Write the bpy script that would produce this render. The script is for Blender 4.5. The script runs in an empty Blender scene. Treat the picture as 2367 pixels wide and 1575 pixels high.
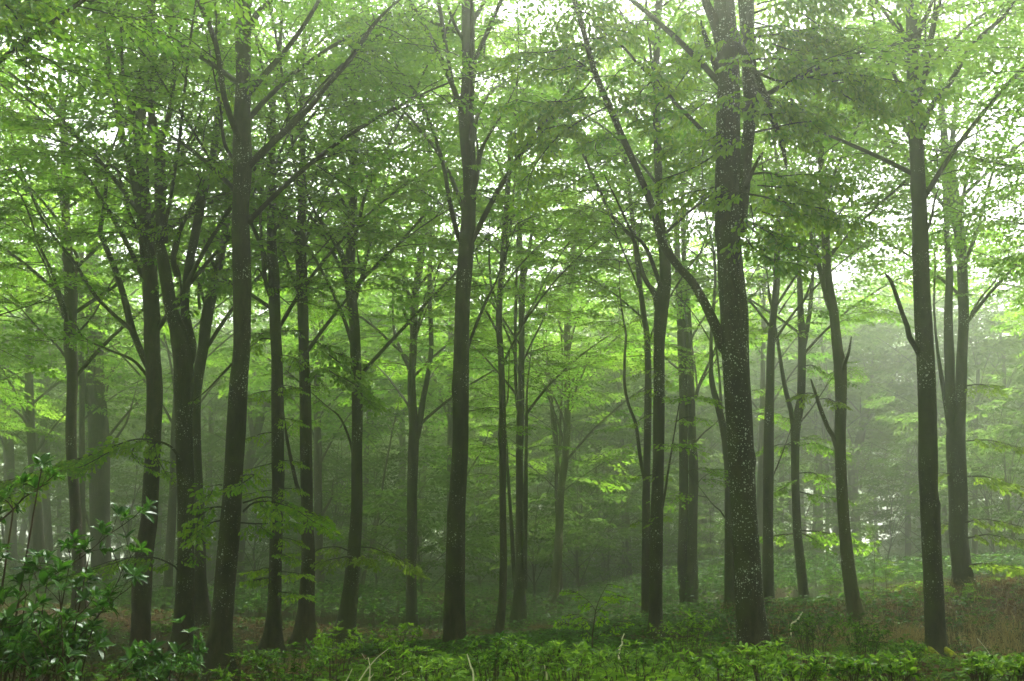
import bpy, math, random
import numpy as np
from mathutils import Vector

R = math.radians
rng = np.random.default_rng(7)
random.seed(7)
scene = bpy.context.scene
col = scene.collection

# ------------------------------------------------------------------ camera
PITCH = R(12.7)
CAMZ = 1.6
FPX = 2301.0                      # focal length in pixels of the 2367 px wide photo
cam_d = bpy.data.cameras.new("camera")
cam = bpy.data.objects.new("camera", cam_d)
col.objects.link(cam)
cam_d.sensor_width = 36.0
cam_d.lens = 36.0 * FPX / 2367.0
cam_d.clip_end = 2000
cam.location = (0, 0, CAMZ)
cam.rotation_euler = (R(90) + PITCH, 0, 0)
scene.camera = cam

# ------------------------------------------------------------------ light
SUN_EL, SUN_AZ = R(58), R(20)     # sun high beyond the wood, a little to the right
w = bpy.data.worlds.new("World")
scene.world = w
w.use_nodes = True
nt = w.node_tree
bg = nt.nodes["Background"]
sky = nt.nodes.new("ShaderNodeTexSky")
sky.sky_type = 'NISHITA'
sky.sun_disc = False
sky.sun_elevation = SUN_EL
sky.sun_rotation = SUN_AZ
sky.air_density = 1.0
sky.dust_density = 4.0
hs = nt.nodes.new("ShaderNodeHueSaturation")
hs.inputs['Saturation'].default_value = 0.15     # overcast: the sky's blue washed out by cloud
nt.links.new(sky.outputs[0], hs.inputs['Color'])
nt.links.new(hs.outputs[0], bg.inputs[0])
bg.inputs[1].default_value = 0.15
sd = bpy.data.lights.new("sun", 'SUN')
sd.energy = 1.5
sd.angle = R(25)
sd.color = (1.0, 0.97, 0.90)
sun = bpy.data.objects.new("sun", sd)
col.objects.link(sun)
sv = Vector((math.sin(SUN_AZ) * math.cos(SUN_EL), math.cos(SUN_AZ) * math.cos(SUN_EL), math.sin(SUN_EL)))
sun.rotation_euler = sv.to_track_quat('Z', 'Y').to_euler()
scene.view_settings.view_transform = 'Standard'
scene.view_settings.look = 'None'
scene.view_settings.gamma = 1.0
scene.view_settings.exposure = 2.8
FOG = 0.0066
NFAR = 150
FLANK = [(-6.5, 7.5), (7.5, 7.0), (-1, -3), (-9, 3), (10.5, 3), (-5, -7), (6, -7), (0, -10)]  # unseen beeches, here and in the next list, added to darken near air
SIDE = [(sx * (.515 * y + o), y + (3 if o > 9 else 0)) for y in (12, 19, 27, 36, 46, 57, 69) for sx in (-1, 1) for o in ((6.5, 14.5) if y > 14 else (9, 16)) if y < 50 and not (sx > 0 and y > 40)] + \
       [(x, y) for y, o in ((-17, 0), (-25, 4)) for x in (-24 + o, -16 + o, -8 + o, o, 8 + o, 16 + o)] + [(-17, 2), (18, 1), (-16, -8), (17, -9), (-24, 0), (25, 0)]
cy = scene.cycles
cy.use_denoising = True
cy.max_bounces = 10
cy.diffuse_bounces = 4
cy.glossy_bounces = 1
cy.transmission_bounces = 6
cy.volume_bounces = 2
cy.transparent_max_bounces = 4
cy.sample_clamp_indirect = 6

# ------------------------------------------------------------------ helpers
CROP = {'A': (0, 0), 'B': (0, 775), 'C': (750, 0), 'D': (750, 775), 'E': (1567, 0), 'G': (1567, 775)}
CS = 800 / 1568.0


def pw(x, y, d):
    """photo pixel + distance along the ground -> world point, metres per pixel there"""
    u = (x - 1183.5) / FPX
    v = (787.5 - y) / FPX
    cp, sp = math.cos(PITCH), math.sin(PITCH)
    dy = cp - v * sp
    dz = sp + v * cp
    t = d / dy
    return np.array([u * t, d, CAMZ + dz * t]), t / FPX


def trace(s, d, drift=0.0):
    """'B 100,200,30 ...' traced points -> world points and radii"""
    P, Rr, c = [], [], None
    pts = []
    for tok in s.split():
        if tok in CROP:
            c = CROP[tok]
            continue
        a = [float(q) for q in tok.split(',')]
        pts.append((c[0] + a[0] * CS, c[1] + a[1] * CS, (a[2] if len(a) > 2 else 4) * CS))
    n = len(pts)
    for i, (x, y, wd) in enumerate(pts):
        f = i / max(1, n - 1)
        p, m = pw(x, y, d * (1 + drift * f))
        P.append(p)
        Rr.append(wd * m * 0.5)
    return np.array(P), np.array(Rr)


def spline(P, Rr, step):
    """Catmull-Rom resample"""
    P = np.asarray(P, float)
    if len(P) < 2:
        return P, Rr
    Q = np.vstack([2 * P[0] - P[1], P, 2 * P[-1] - P[-2]])
    out, rr = [], []
    for i in range(len(P) - 1):
        p0, p1, p2, p3 = Q[i:i + 4]
        L = np.linalg.norm(p2 - p1)
        k = max(1, int(math.ceil(L / step)))
        t = np.linspace(0, 1, k, endpoint=False)[:, None]
        q = 0.5 * ((2 * p1) + (p2 - p0) * t + (2 * p0 - 5 * p1 + 4 * p2 - p3) * t**2 + (3 * p1 - p0 - 3 * p2 + p3) * t**3)
        out.append(q)
        rr.append(Rr[i] + (Rr[i + 1] - Rr[i]) * t[:, 0])
    out.append(P[-1:])
    rr.append(np.array([Rr[-1]]))
    return np.vstack(out), np.concatenate(rr)


class MB:
    def __init__(s):
        s.v, s.q, s.m, s.t, s.sm, s.n = [], [], [], [], [], 0

    def add(s, v, q, mat=0, tint=None, smooth=False):
        v = np.asarray(v, np.float32).reshape(-1, 3)
        q = np.asarray(q, np.int32).reshape(-1, 4)
        s.v.append(v)
        s.q.append(q + s.n)
        s.m.append(np.full(len(q), mat, np.int32))
        s.t.append(np.full(len(q), 0.5, np.float32) if tint is None else np.asarray(tint, np.float32))
        s.sm.append(np.full(len(q), smooth, bool))
        s.n += len(v)

    def tube(s, P, Rr, seg=6, mat=0, noise=0.0, flare=0.0, lobes=5, seed=0, bumps=0, bury=0.0):
        P = np.asarray(P, float)
        Rr = np.asarray(Rr, float)
        n = len(P)
        T = np.gradient(P, axis=0)
        T /= np.linalg.norm(T, axis=1)[:, None] + 1e-9
        ref = np.array([0, -1.0, 0]) if abs(T[:, 1]).mean() < 0.8 else np.array([1.0, 0, 0])
        A = np.cross(T, ref)
        A /= np.linalg.norm(A, axis=1)[:, None] + 1e-9
        B = np.cross(T, A)
        th = np.linspace(0, 2 * np.pi, seg, endpoint=False)
        rr = Rr[:, None] * np.ones((1, seg))
        h = np.concatenate([[0], np.cumsum(np.linalg.norm(np.diff(P, axis=0), axis=1))])
        g = np.random.default_rng(seed + 11)
        if noise:
            for k in range(5):
                a, b, ph, ph2 = g.integers(1, 4), g.uniform(.3, 2.5), g.uniform(0, 6.3), g.uniform(0, 6.3)
                rr *= 1 + noise * np.sin(a * th[None] + ph + .4 * np.sin(h[:, None])) * np.sin(b * h[:, None] + ph2)
        if flare:
            ph = g.uniform(0, 6.3)
            hh = np.maximum(h - bury, 0)[:, None]
            rr *= 1 + flare * np.exp(-hh / .36) * (0.55 + 0.9 * np.maximum(0, np.sin(lobes * .5 * th[None] + ph))**2)
        for k in range(bumps):
            a0, h0, am, sg = g.uniform(0, 6.3), g.uniform(.5, h[-1]), g.uniform(.06, .16), g.uniform(.05, .13)
            da = np.abs((th[None] - a0 + np.pi) % (2 * np.pi) - np.pi) * Rr[:, None]
            rr += Rr[:, None] * am * np.exp(-(da**2 + (h[:, None] - h0)**2) / (2 * sg**2))
        V = P[:, None] + rr[..., None] * (np.cos(th)[None, :, None] * A[:, None] + np.sin(th)[None, :, None] * B[:, None])
        i = np.arange(n - 1)[:, None] * seg
        j = np.arange(seg)[None]
        j2 = (j + 1) % seg
        q = np.stack([i + j, i + j2, i + seg + j2, i + seg + j], -1)
        s.add(V, q, mat, smooth=True)

    def build(s, name, mats, parent=None, org=None):
        me = bpy.data.meshes.new(name)
        v = np.vstack(s.v)
        if org is not None:
            v = v - np.asarray(org, np.float32)
        q = np.vstack(s.q)
        me.vertices.add(len(v))
        me.vertices.foreach_set("co", v.ravel())
        me.loops.add(len(q) * 4)
        me.loops.foreach_set("vertex_index", q.ravel())
        me.polygons.add(len(q))
        me.polygons.foreach_set("loop_start", np.arange(len(q), dtype=np.int32) * 4)
        for m in mats:
            me.materials.append(m)
        me.polygons.foreach_set("material_index", np.concatenate(s.m))
        me.polygons.foreach_set("use_smooth", np.concatenate(s.sm))
        me.update(calc_edges=True)
        a = me.attributes.new("tint", 'FLOAT', 'FACE')
        a.data.foreach_set("value", np.concatenate(s.t))
        o = bpy.data.objects.new(name, me)
        col.objects.link(o)
        if parent is not None:
            o.parent = parent
        elif org is not None:
            o.location = [float(q_) for q_ in org]
        return o


def tag(o, label=None, cat=None, group=None, kind=None):
    if label: o['label'] = label
    if cat: o['category'] = cat
    if group: o['group'] = group
    if kind: o['kind'] = kind
    return o


def empty(name, loc):
    o = bpy.data.objects.new(name, None)
    o.empty_display_size = 0.3
    o.location = [float(q) for q in loc]
    col.objects.link(o)
    return o


# ------------------------------------------------------------------ materials
def mat_new(name):
    m = bpy.data.materials.new(name)
    m.use_nodes = True
    n = m.node_tree
    n.nodes.clear()
    return m, n, n.nodes.new("ShaderNodeOutputMaterial")


def N(n, t, **kw):
    a = n.nodes.new("ShaderNode" + t)
    for k, v in kw.items():
        setattr(a, k, v)
    return a


def ramp(n, fac, stops):
    r = N(n, "ValToRGB")
    e = r.color_ramp.elements
    while len(e) < len(stops):
        e.new(0.5)
    for i, (p, c) in enumerate(stops):
        e[i].position = p
        e[i].color = (*c, 1) if len(c) == 3 else c
    n.links.new(fac, r.inputs[0])
    return r


def leaf_mat(name, refl, trans, gloss=0.0, tw=0.5):
    """refl / trans: two colours each, blended by the per-leaf tint"""
    m, n, out = mat_new(name)
    at = N(n, "Attribute", attribute_name="tint")
    r1 = ramp(n, at.outputs['Fac'], [(0.1, refl[0]), (0.9, refl[1])])
    r2 = ramp(n, at.outputs['Fac'], [(0.1, trans[0]), (0.9, trans[1])])
    d = N(n, "BsdfDiffuse")
    t = N(n, "BsdfTranslucent")
    n.links.new(r1.outputs[0], d.inputs[0])
    n.links.new(r2.outputs[0], t.inputs[0])
    mx = N(n, "MixShader")
    mx.inputs[0].default_value = tw
    n.links.new(d.outputs[0], mx.inputs[1])
    n.links.new(t.outputs[0], mx.inputs[2])
    last = mx
    if gloss:
        g = N(n, "BsdfGlossy")
        g.inputs['Roughness'].default_value = 0.26
        g.inputs['Color'].default_value = (.9, 1, .95, 1)
        fr = N(n, "Fresnel")
        fr.inputs[0].default_value = 1.45
        mu = N(n, "Math", operation='MULTIPLY')
        mu.inputs[1].default_value = gloss
        n.links.new(fr.outputs[0], mu.inputs[0])
        m2 = N(n, "MixShader")
        n.links.new(mu.outputs[0], m2.inputs[0])
        n.links.new(mx.outputs[0], m2.inputs[1])
        n.links.new(g.outputs[0], m2.inputs[2])
        last = m2
    n.links.new(last.outputs[0], out.inputs[0])
    return m


def bark_mat(name, dark, light, moss=None, mossamt=0.0, spots=0.0, spot_bias=0.0, rough_bump=0.6):
    m, n, out = mat_new(name)
    tc = N(n, "TexCoord")
    mp = N(n, "Mapping")
    mp.inputs['Scale'].default_value = (1, 1, 0.30)
    n.links.new(tc.outputs['Object'], mp.inputs[0])
    n1 = N(n, "TexNoise")
    n1.inputs['Scale'].default_value = 13
    n1.inputs['Detail'].default_value = 7
    n1.inputs['Roughness'].default_value = 0.65
    n.links.new(mp.outputs[0], n1.inputs[0])
    r = ramp(n, n1.outputs[0], [(0.40, dark), (0.60, light)])
    colr = r.outputs[0]
    n2 = N(n, "TexNoise")
    n2.inputs['Scale'].default_value = 1.1
    n2.inputs['Detail'].default_value = 5
    n.links.new(mp.outputs[0], n2.inputs[0])
    big = ramp(n, n2.outputs[0], [(0.35, (0.4, 0.4, 0.42)), (0.65, (1.5, 1.4, 1.25))])
    mu = N(n, "Mix", data_type='RGBA', blend_type='MULTIPLY')
    mu.inputs[0].default_value = 1
    n.links.new(colr, mu.inputs[6])
    n.links.new(big.outputs[0], mu.inputs[7])
    colr = mu.outputs[2]
    # dark knots and old branch scars
    vk = N(n, "TexVoronoi")
    vk.inputs['Scale'].default_value = 1.5
    mk = N(n, "Mapping")
    mk.inputs['Scale'].default_value = (1.3, 1.3, 1.0)
    n.links.new(tc.outputs['Object'], mk.inputs[0])
    n.links.new(mk.outputs[0], vk.inputs['Vector'])
    kr = ramp(n, vk.outputs['Distance'], [(0.07, (0.25, 0.25, 0.25)), (0.16, (1, 1, 1))])
    km = N(n, "Mix", data_type='RGBA', blend_type='MULTIPLY')
    km.inputs[0].default_value = 1
    n.links.new(colr, km.inputs[6])
    n.links.new(kr.outputs[0], km.inputs[7])
    colr = km.outputs[2]
    if moss:
        geo = N(n, "NewGeometry")
        sp = N(n, "SeparateXYZ")
        n.links.new(geo.outputs['Normal'], sp.inputs[0])
        n3 = N(n, "TexNoise")
        n3.inputs['Scale'].default_value = 2.2
        n3.inputs['Detail'].default_value = 6
        n.links.new(tc.outputs['Object'], n3.inputs[0])
        ma = N(n, "Math", operation='MULTIPLY_ADD')       # left-facing side carries more algae
        ma.inputs[1].default_value = -0.16
        n.links.new(sp.outputs[0], ma.inputs[0])
        n.links.new(n3.outputs[0], ma.inputs[2])
        mr = N(n, "MapRange")
        mr.inputs[1].default_value = 0.62 - mossamt * .35
        mr.inputs[2].default_value = 0.80 - mossamt * .3
        n.links.new(ma.outputs[0], mr.inputs[0])
        mm = N(n, "Mix", data_type='RGBA')
        n.links.new(mr.outputs[0], mm.inputs[0])
        n.links.new(colr, mm.inputs[6])
        mm.inputs[7].default_value = (*moss, 1)
        colr = mm.outputs[2]
    bs = N(n, "BsdfPrincipled")
    if spots:
        for sc_, thr in ((8.0, 0.13), (17.0, 0.20), (34.0, 0.22)):
            vo = N(n, "TexVoronoi")
            vo.inputs['Scale'].default_value = sc_
            n.links.new(tc.outputs['Object'], vo.inputs['Vector'])
            no = N(n, "TexNoise")
            no.inputs['Scale'].default_value = 1.6
            n.links.new(tc.outputs['Object'], no.inputs[0])
            sx = N(n, "SeparateColor")
            n.links.new(vo.outputs['Color'], sx.inputs[0])
            # spot radius = thr * random * patchiness
            a = N(n, "Math", operation='MULTIPLY')
            n.links.new(sx.outputs[0], a.inputs[0])
            mr = N(n, "MapRange")
            mr.inputs[1].default_value = 0.42 - spots * .25
            mr.inputs[2].default_value = 0.68 - spots * .15
            n.links.new(no.outputs[0], mr.inputs[0])
            n.links.new(mr.outputs[0], a.inputs[1])
            b = N(n, "Math", operation='MULTIPLY')
            b.inputs[1].default_value = thr * 1.9
            n.links.new(a.outputs[0], b.inputs[0])
            wv = N(n, "TexNoise")
            wv.inputs['Scale'].default_value = 45
            n.links.new(tc.outputs['Object'], wv.inputs[0])
            dd = N(n, "Math", operation='MULTIPLY_ADD')
            dd.inputs[1].default_value = 0.10
            n.links.new(wv.outputs[0], dd.inputs[0])
            n.links.new(vo.outputs['Distance'], dd.inputs[2])
            l = N(n, "Math", operation='LESS_THAN')
            n.links.new(dd.outputs[0], l.inputs[0])
            n.links.new(b.outputs[0], l.inputs[1])
            mm = N(n, "Mix", data_type='RGBA')
            n.links.new(l.outputs[0], mm.inputs[0])
            n.links.new(colr, mm.inputs[6])
            mm.inputs[7].default_value = (0.36, 0.39, 0.33, 1)
            colr = mm.outputs[2]
    n.links.new(colr, bs.inputs['Base Color'])
    bs.inputs['Roughness'].default_value = 0.75
    bs.inputs['Specular IOR Level'].default_value = 0.12
    bu = N(n, "Bump")
    bu.inputs['Strength'].default_value = rough_bump
    bu.inputs['Distance'].default_value = 0.04
    n.links.new(n1.outputs[0], bu.inputs['Height'])
    n.links.new(bu.outputs[0], bs.inputs['Normal'])
    n.links.new(bs.outputs[0], out.inputs[0])
    return m


M = {}
DK, LT = (0.008, 0.007, 0.004), (0.028, 0.023, 0.014)
MOSS = (0.032, 0.036, 0.008)
M['bark'] = bark_mat("dark_beech_bark", DK, LT, MOSS, 0.35, 0.10)
M['bark_spot'] = bark_mat("lichen_spotted_bark", DK, (0.038, 0.030, 0.020), MOSS, 0.35, 0.85)
M['bark_brown'] = bark_mat("brown_beech_bark", (0.011, 0.007, 0.004), (0.036, 0.025, 0.014), MOSS, 0.15, 0.05)
M['bark_green'] = bark_mat("algae_green_beech_bark", (0.009, 0.009, 0.004), (0.030, 0.030, 0.013), MOSS, 0.75, 0.12)
M['bark_some'] = bark_mat("lightly_spotted_bark", DK, LT, MOSS, 0.4, 0.25)
M['bark_olive'] = bark_mat("olive_bark", (0.028, 0.026, 0.011), (0.07, 0.064, 0.028), (0.045, 0.05, 0.012), 0.8, 0.1)
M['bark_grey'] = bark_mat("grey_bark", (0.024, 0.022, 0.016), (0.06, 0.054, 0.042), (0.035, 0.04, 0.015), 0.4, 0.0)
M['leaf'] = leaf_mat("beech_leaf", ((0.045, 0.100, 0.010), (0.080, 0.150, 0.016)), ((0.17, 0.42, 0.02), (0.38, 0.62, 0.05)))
M['leaf_far'] = leaf_mat("dimmed_beech_leaf", ((0.035, 0.070, 0.014), (0.06, 0.105, 0.018)), ((0.10, 0.22, 0.02), (0.22, 0.36, 0.04)))  # beech leaf darkened for far trees, offsetting the strong light on them
M['leaf_near'] = leaf_mat("glossy_beech_leaf", ((0.040, 0.110, 0.006), (0.10, 0.20, 0.014)), ((0.14, 0.42, 0.004), (0.52, 0.74, 0.015)), 0.25)
M['leaf_yellow'] = leaf_mat("yellow_green_leaf", ((0.055, 0.105, 0.012), (0.10, 0.15, 0.018)), ((0.20, 0.38, 0.02), (0.38, 0.54, 0.04)))
M['leaf_shrub'] = leaf_mat("shrub_leaf", ((0.013, 0.045, 0.007), (0.050, 0.12, 0.020)), ((0.02, 0.10, 0.006), (0.14, 0.34, 0.03)), 0.42, 0.42)
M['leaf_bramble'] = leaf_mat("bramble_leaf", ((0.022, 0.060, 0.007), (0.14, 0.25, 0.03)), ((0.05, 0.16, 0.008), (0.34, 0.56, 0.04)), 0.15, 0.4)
M['litter'] = leaf_mat("dead_leaf", ((0.06, 0.030, 0.014), (0.16, 0.085, 0.045)), ((0.05, 0.03, 0.01), (0.12, 0.06, 0.03)), 0, 0.2)
M['straw'] = leaf_mat("dry_grass", ((0.24, 0.16, 0.07), (0.48, 0.36, 0.18)), ((0.1, 0.08, 0.03), (0.2, 0.15, 0.06)), 0, 0.2)
M['twig'] = bark_mat("twig_bark", (0.03, 0.022, 0.015), (0.07, 0.05, 0.035))
M['palestem'] = bark_mat("pale_stem", (0.5, 0.45, 0.36), (0.75, 0.70, 0.6))
M['moss'] = bark_mat("bright_moss", (0.14, 0.15, 0.008), (0.32, 0.32, 0.02), None, 0, 0, 0, 0.6)

# ------------------------------------------------------------------ traced trees (pixel traces of trunks and limbs, each at its own distance)
# d = metres from the camera; crown = (base height, top height, radius, number of limbs)
TREES = []


def T(key, d, mat, label, trunk, limbs=(), crown=(7, 20, 4.5, 14), low=(), leafy=0.5, **kw):
    TREES.append(dict(key=key, d=d * 1.3 if d >= 44 else d * 1.12 if d >= 36 else d, mat=mat, label=label, trunk=trunk, limbs=limbs, crown=crown, low=low, leafy=leafy, **kw))


T('n1', 17, 'bark_spot', "largest near beech, trunk thickly flecked with white lichen and forked high up",
  "G 348,1500,150 340,1400,130 324,1200,123 313,1000,122 299,800,114 288,600,118 279,400,119 265,200,118 258,60,122 E 252,1420,124 240,1300,120 228,1100,112 224,900,106 228,700,108 228,500,106 232,350,96 222,200,92 213,50,96 205,-80,90",
  ["E 285,1040,60 292,950,52 300,850,52 310,700,55 325,550,58 326,400,62 320,250,66 312,100,66 306,0,72 300,-100,66",
   "G 235,90,50 205,50,54 E 180,1500,52 120,1370,42 60,1270,37 0,1205,35 C 1530,1100,34 1490,950,32 1420,780,32 1340,600,30 1290,480,28 1230,340,28 1190,200,26 1150,50,26 1130,0,24 1090,-90,22",
   "E 190,680,18 155,640,18 60,540,18 -7,475,16 C 1540,400,15 1480,345,14 1420,290,13 1350,210,12 1250,130,8",
   "E 205,370,46 185,320,40 150,240,30 115,140,20 105,95,8",
   "E 190,190,52 165,100,48 130,20,36 100,-80,30",
   "E 240,130,44 290,230,40 330,300,32 390,420,30 430,540,27 468,640,26 490,750,14",
   "E 305,850,24 350,750,15 385,690,8 380,735,5"],
  crown=(10.5, 21, 4.5, 12),
  low=[(s, dd, 'leaf_near', .50) for s, dd in [
      ("C 1230,340,10 1150,420,8 1050,450,6 950,430,5 870,400,3", 16.6), ("C 1290,480,10 1180,520,8 1080,570,7 1000,640,5 940,720,4 920,800,3", 16.2),
      ("C 1190,200,10 1100,240,8 1000,280,6 900,300,3", 17.3), ("C 1350,210,9 1250,250,7 1150,330,6 1060,370,4", 17.8), ("C 1340,600,8 1250,640,6 1220,700,5 1230,760,3", 16.4),
      ("C 1480,370,8 1420,450,7 1400,560,5 1440,660,3", 16.9), ("C 1150,50,8 1230,80,6 1300,130,5 1390,110,3", 16.5), ("C 1560,440,8 1500,500,6 1480,600,5 1500,680,3", 16.2),
      ("C 1130,20,8 1060,60,6 1100,130,4", 17.4), ("C 1200,120,7 1290,60,5 1400,40,4", 16.9), ("C 1300,520,7 1400,480,5 1500,460,4", 17.5),
      ("C 1080,570,6 1000,560,5 930,620,4", 16.9), ("C 1050,450,6 1020,540,4 1080,640,3", 17.2), ("C 1170,300,7 1100,330,6 1010,370,4 900,350,3", 16.2),
      ("E 170,700,8 100,740,7 20,770,6 -60,790,3", 16.7), ("E 170,620,7 100,660,6 30,640,5 -40,640,3", 16.4), ("E 165,850,7 80,870,6 0,900,5 -60,930,3", 16.9),
      ("E 130,230,7 70,270,6 10,330,4", 16.7), ("E 150,190,7 90,160,5 40,220,4 -10,300,3", 17.3), ("E 120,40,6 40,10,4", 16.8), ("E 180,420,6 110,430,5 50,420,3", 17.2),
      ("E 335,320,14 450,380,12 560,380,10 700,370,8 850,400,6 1000,440,5 1090,480,3", 16.8), ("E 345,170,12 450,150,9 600,120,7 750,110,5 850,110,3", 16.7),
      ("E 345,60,12 500,20,9 650,20,7 800,30,5 950,60,3", 17.2), ("E 345,230,12 480,240,9 620,230,7 740,200,4", 17.5), ("E 345,600,12 420,580,9 480,560,7 560,540,5 650,530,3", 16.2),
      ("E 350,330,12 450,300,9 560,300,7 680,290,5 790,330,3", 17.7), ("E 350,450,10 450,470,8 570,460,6 700,480,4", 17.3), ("E 340,100,10 430,80,8 540,70,6 640,90,4", 16.2),
      ("E 700,370,7 780,330,5 880,320,4 960,360,3", 16.3), ("E 700,390,7 800,450,5 930,490,4 1040,520,3", 17.2), ("E 430,200,8 520,190,6 640,170,4 760,180,3", 16.5),
      ("E 330,380,9 420,400,7 520,440,5 600,520,3", 16.1), ("E 360,20,9 450,-10,7 600,-30,5 720,-20,3", 16.7),
      ("E 330,640,9 250,610,6 190,612,4", 16.3), ("E 250,480,5 200,500,3", 16.4),
      ("E 330,790,11 420,780,9 520,810,7 620,830,5 720,830,3", 16.7), ("E 320,880,10 400,900,8 500,930,7 600,950,5 700,980,4 790,1020,3", 16.5),
      ("E 320,880,8 270,870,5 230,882,3", 16.2), ("E 312,1000,9 380,1050,7 450,1100,5 530,1140,3", 16.8), ("E 308,1080,8 340,1150,6 400,1200,4 450,1230,3", 16.4),
      ("E 420,790,7 480,880,6 560,920,5 650,900,3", 17.2), ("E 380,960,6 450,1000,5 560,1010,4 640,1040,3", 17.1), ("E 330,930,7 360,1010,5 340,1080,4", 16.1),
      ("E 200,330,5 250,325,3", 16.4), ("E 240,160,5 190,200,4 150,220,3", 16.3), ("E 300,60,5 350,90,4 380,70,3", 16.3),
      ("E 345,130,10 480,110,8 600,150,6 700,160,4", 16.9), ("E 345,270,10 440,260,8 560,260,6 660,240,4", 16.4), ("E 350,400,9 430,420,7 560,420,5 680,430,3", 16.6), ("E 560,60,6 700,70,5 820,60,3", 16.7),
      ("E 345,520,9 420,520,7 500,510,5", 16.9), ("E 700,380,6 860,360,5 980,420,4 1060,440,3", 16.8), ("E 360,840,7 460,850,6 560,870,4", 16.6), ("E 340,1020,6 420,1090,5 480,1190,3", 16.4),
      ("E 450,800,5 600,790,4 700,800,3", 16.4), ("C 1240,350,8 1130,300,6 1030,320,4", 16.8), ("C 1300,500,8 1210,460,6 1100,500,4 1020,520,3", 16.6), ("C 1270,420,7 1330,350,5 1420,340,3", 16.8),
      ("C 1180,180,7 1260,200,5 1340,190,3", 16.5), ("C 1120,40,6 1180,-20,5 1300,-20,3", 16.9), ("C 1480,380,6 1520,330,5 1568,330,3", 16.5), ("C 1060,470,5 960,500,4 900,470,3", 16.7)]],
  flare=.35, bumps=26, leafy=0.0)

T('n2', 18.5, 'bark_some', "near beech with scattered pale flecks and one long limb reaching high over the wood",
  "B 985,1575,150 990,1450,118 1005,1300,102 1018,1150,94 1030,1000,92 1045,800,90 1058,600,86 1072,400,82 1085,200,82 1098,60,80 A 1098,1450,80 1096,1300,80 1090,1100,78 1088,950,76 1097,820,80 1098,700,82 1097,550,75 1102,420,72 1102,300,66 1100,150,70 1098,50,72 1095,-70,66",
  ["A 1125,760,34 1145,735,34 1220,660,30 1320,570,27 1400,490,25 1480,390,23 C 98,290,22 150,220,20 210,130,18 270,60,14 330,10,9",
   "A 1105,440,24 1130,425,24 1170,370,28 1260,270,26 1340,170,22 1400,80,20 1445,0,16 1480,-90,14",
   "A 1110,150,44 1140,110,42 1170,60,30 1230,0,22 1290,-70,18",
   "A 1070,730,20 1050,715,18 1020,660,16 1008,600,14 1000,500,10"],
  crown=(9.5, 20, 4.2, 13), flare=.4, bumps=16, leafy=0.5,
  low=[("A 1135,400,8 1165,390,5 1200,400,3", 18.2, 'leaf_near', .35), ("A 1090,130,7 1000,125,6 1060,200,4", 18.2, 'leaf_near', .35), ("A 1070,370,6 980,370,4 920,385,3", 18.1, 'leaf_near', .35),
       ("A 1050,715,6 1000,705,4 960,730,3", 18.1, 'leaf_near', .35),
       ("C 200,140,8 160,190,6 170,260,4 230,270,3", 18.5, 'leaf_near', .4), ("C 270,60,6 330,60,4 390,70,3", 18.6, 'leaf_near', .4), ("C 210,120,6 170,110,4 150,150,3", 18.3, 'leaf_near', .4),
       ("B 1050,130,12 1000,180,9 930,250,7 870,295,5", 18.3, 'leaf', .1),
       ("B 1090,640,9 1170,640,7 1130,690,5", 18.4, 'leaf_near', .45), ("B 1100,800,11 1160,760,9 1250,760,7 1350,790,6 1400,820,4 1460,860,3", 18.2, 'leaf_near', .5),
       ("B 1100,760,9 1200,730,7 1300,770,5 1380,800,3", 18.8, 'leaf_near', .5), ("B 1090,850,8 1160,850,6 1240,830,4", 18.0, 'leaf_near', .4),
       ("B 1010,780,9 960,780,7 910,810,5 880,850,3", 18.2, 'leaf_near', .45), ("B 1010,840,8 950,850,6 900,900,4", 18.5, 'leaf_near', .45), ("B 1005,680,7 970,680,5 930,740,3", 18.6, 'leaf_near', .45)])

T('n3', 20.5, 'bark', "straight dark beech standing alone in the middle, limb rising steeply from halfway up",
  "D 592,1425,100 590,1380,88 590,1200,90 593,1000,88 600,800,78 610,600,73 617,400,72 619,200,74 621,50,70 C 622,1500,68 628,1300,67 640,1150,68 646,1070,67 655,950,60 658,800,60 648,620,68 642,500,72 650,400,60 652,300,56 651,150,58 648,0,54 646,-90,50",
  ["C 625,1100,24 610,1080,24 587,1000,22 565,900,20 545,780,18 520,680,18 480,560,16 430,450,15 380,370,12 330,300,7",
   "C 680,850,26 690,790,26 705,700,24 730,640,15 765,580,12 810,510,7", "C 700,720,12 692,650,11 684,600,10 700,520,8 745,430,6",
   "D 645,80,14 655,40,14 C 665,1530,14 700,1440,14 740,1350,12 780,1270,7",
   "C 605,480,18 590,430,17 565,300,18 545,180,20 530,80,18 515,0,15 505,-80,12", "C 640,200,18 620,165,16 590,110,15 560,30,12 530,-60,10", "C 545,160,14 572,90,10 600,40,6",
   "C 665,120,26 675,90,24 700,50,20 740,-20,14", "C 680,350,12 692,290,11 720,260,10 730,150,8 760,100,5"],
  crown=(9.0, 21, 4.2, 14), flare=.25, bumps=14, leafy=0.45,
  low=[("C 620,460,6 580,440,5 560,400,3", 20.1, 'leaf', .35), ("C 640,450,5 660,470,3", 20.1, 'leaf', .3), ("C 640,770,5 680,775,3", 20.1, 'leaf', .3), ("C 655,860,5 620,870,4 590,850,3", 20.1, 'leaf', .35),
       ("C 660,860,5 720,860,4 800,870,3", 20.1, 'leaf', .35), ("C 620,230,6 690,220,5 740,240,3", 20.1, 'leaf', .4), ("C 640,340,6 700,330,4", 20.1, 'leaf', .4)])

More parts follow.
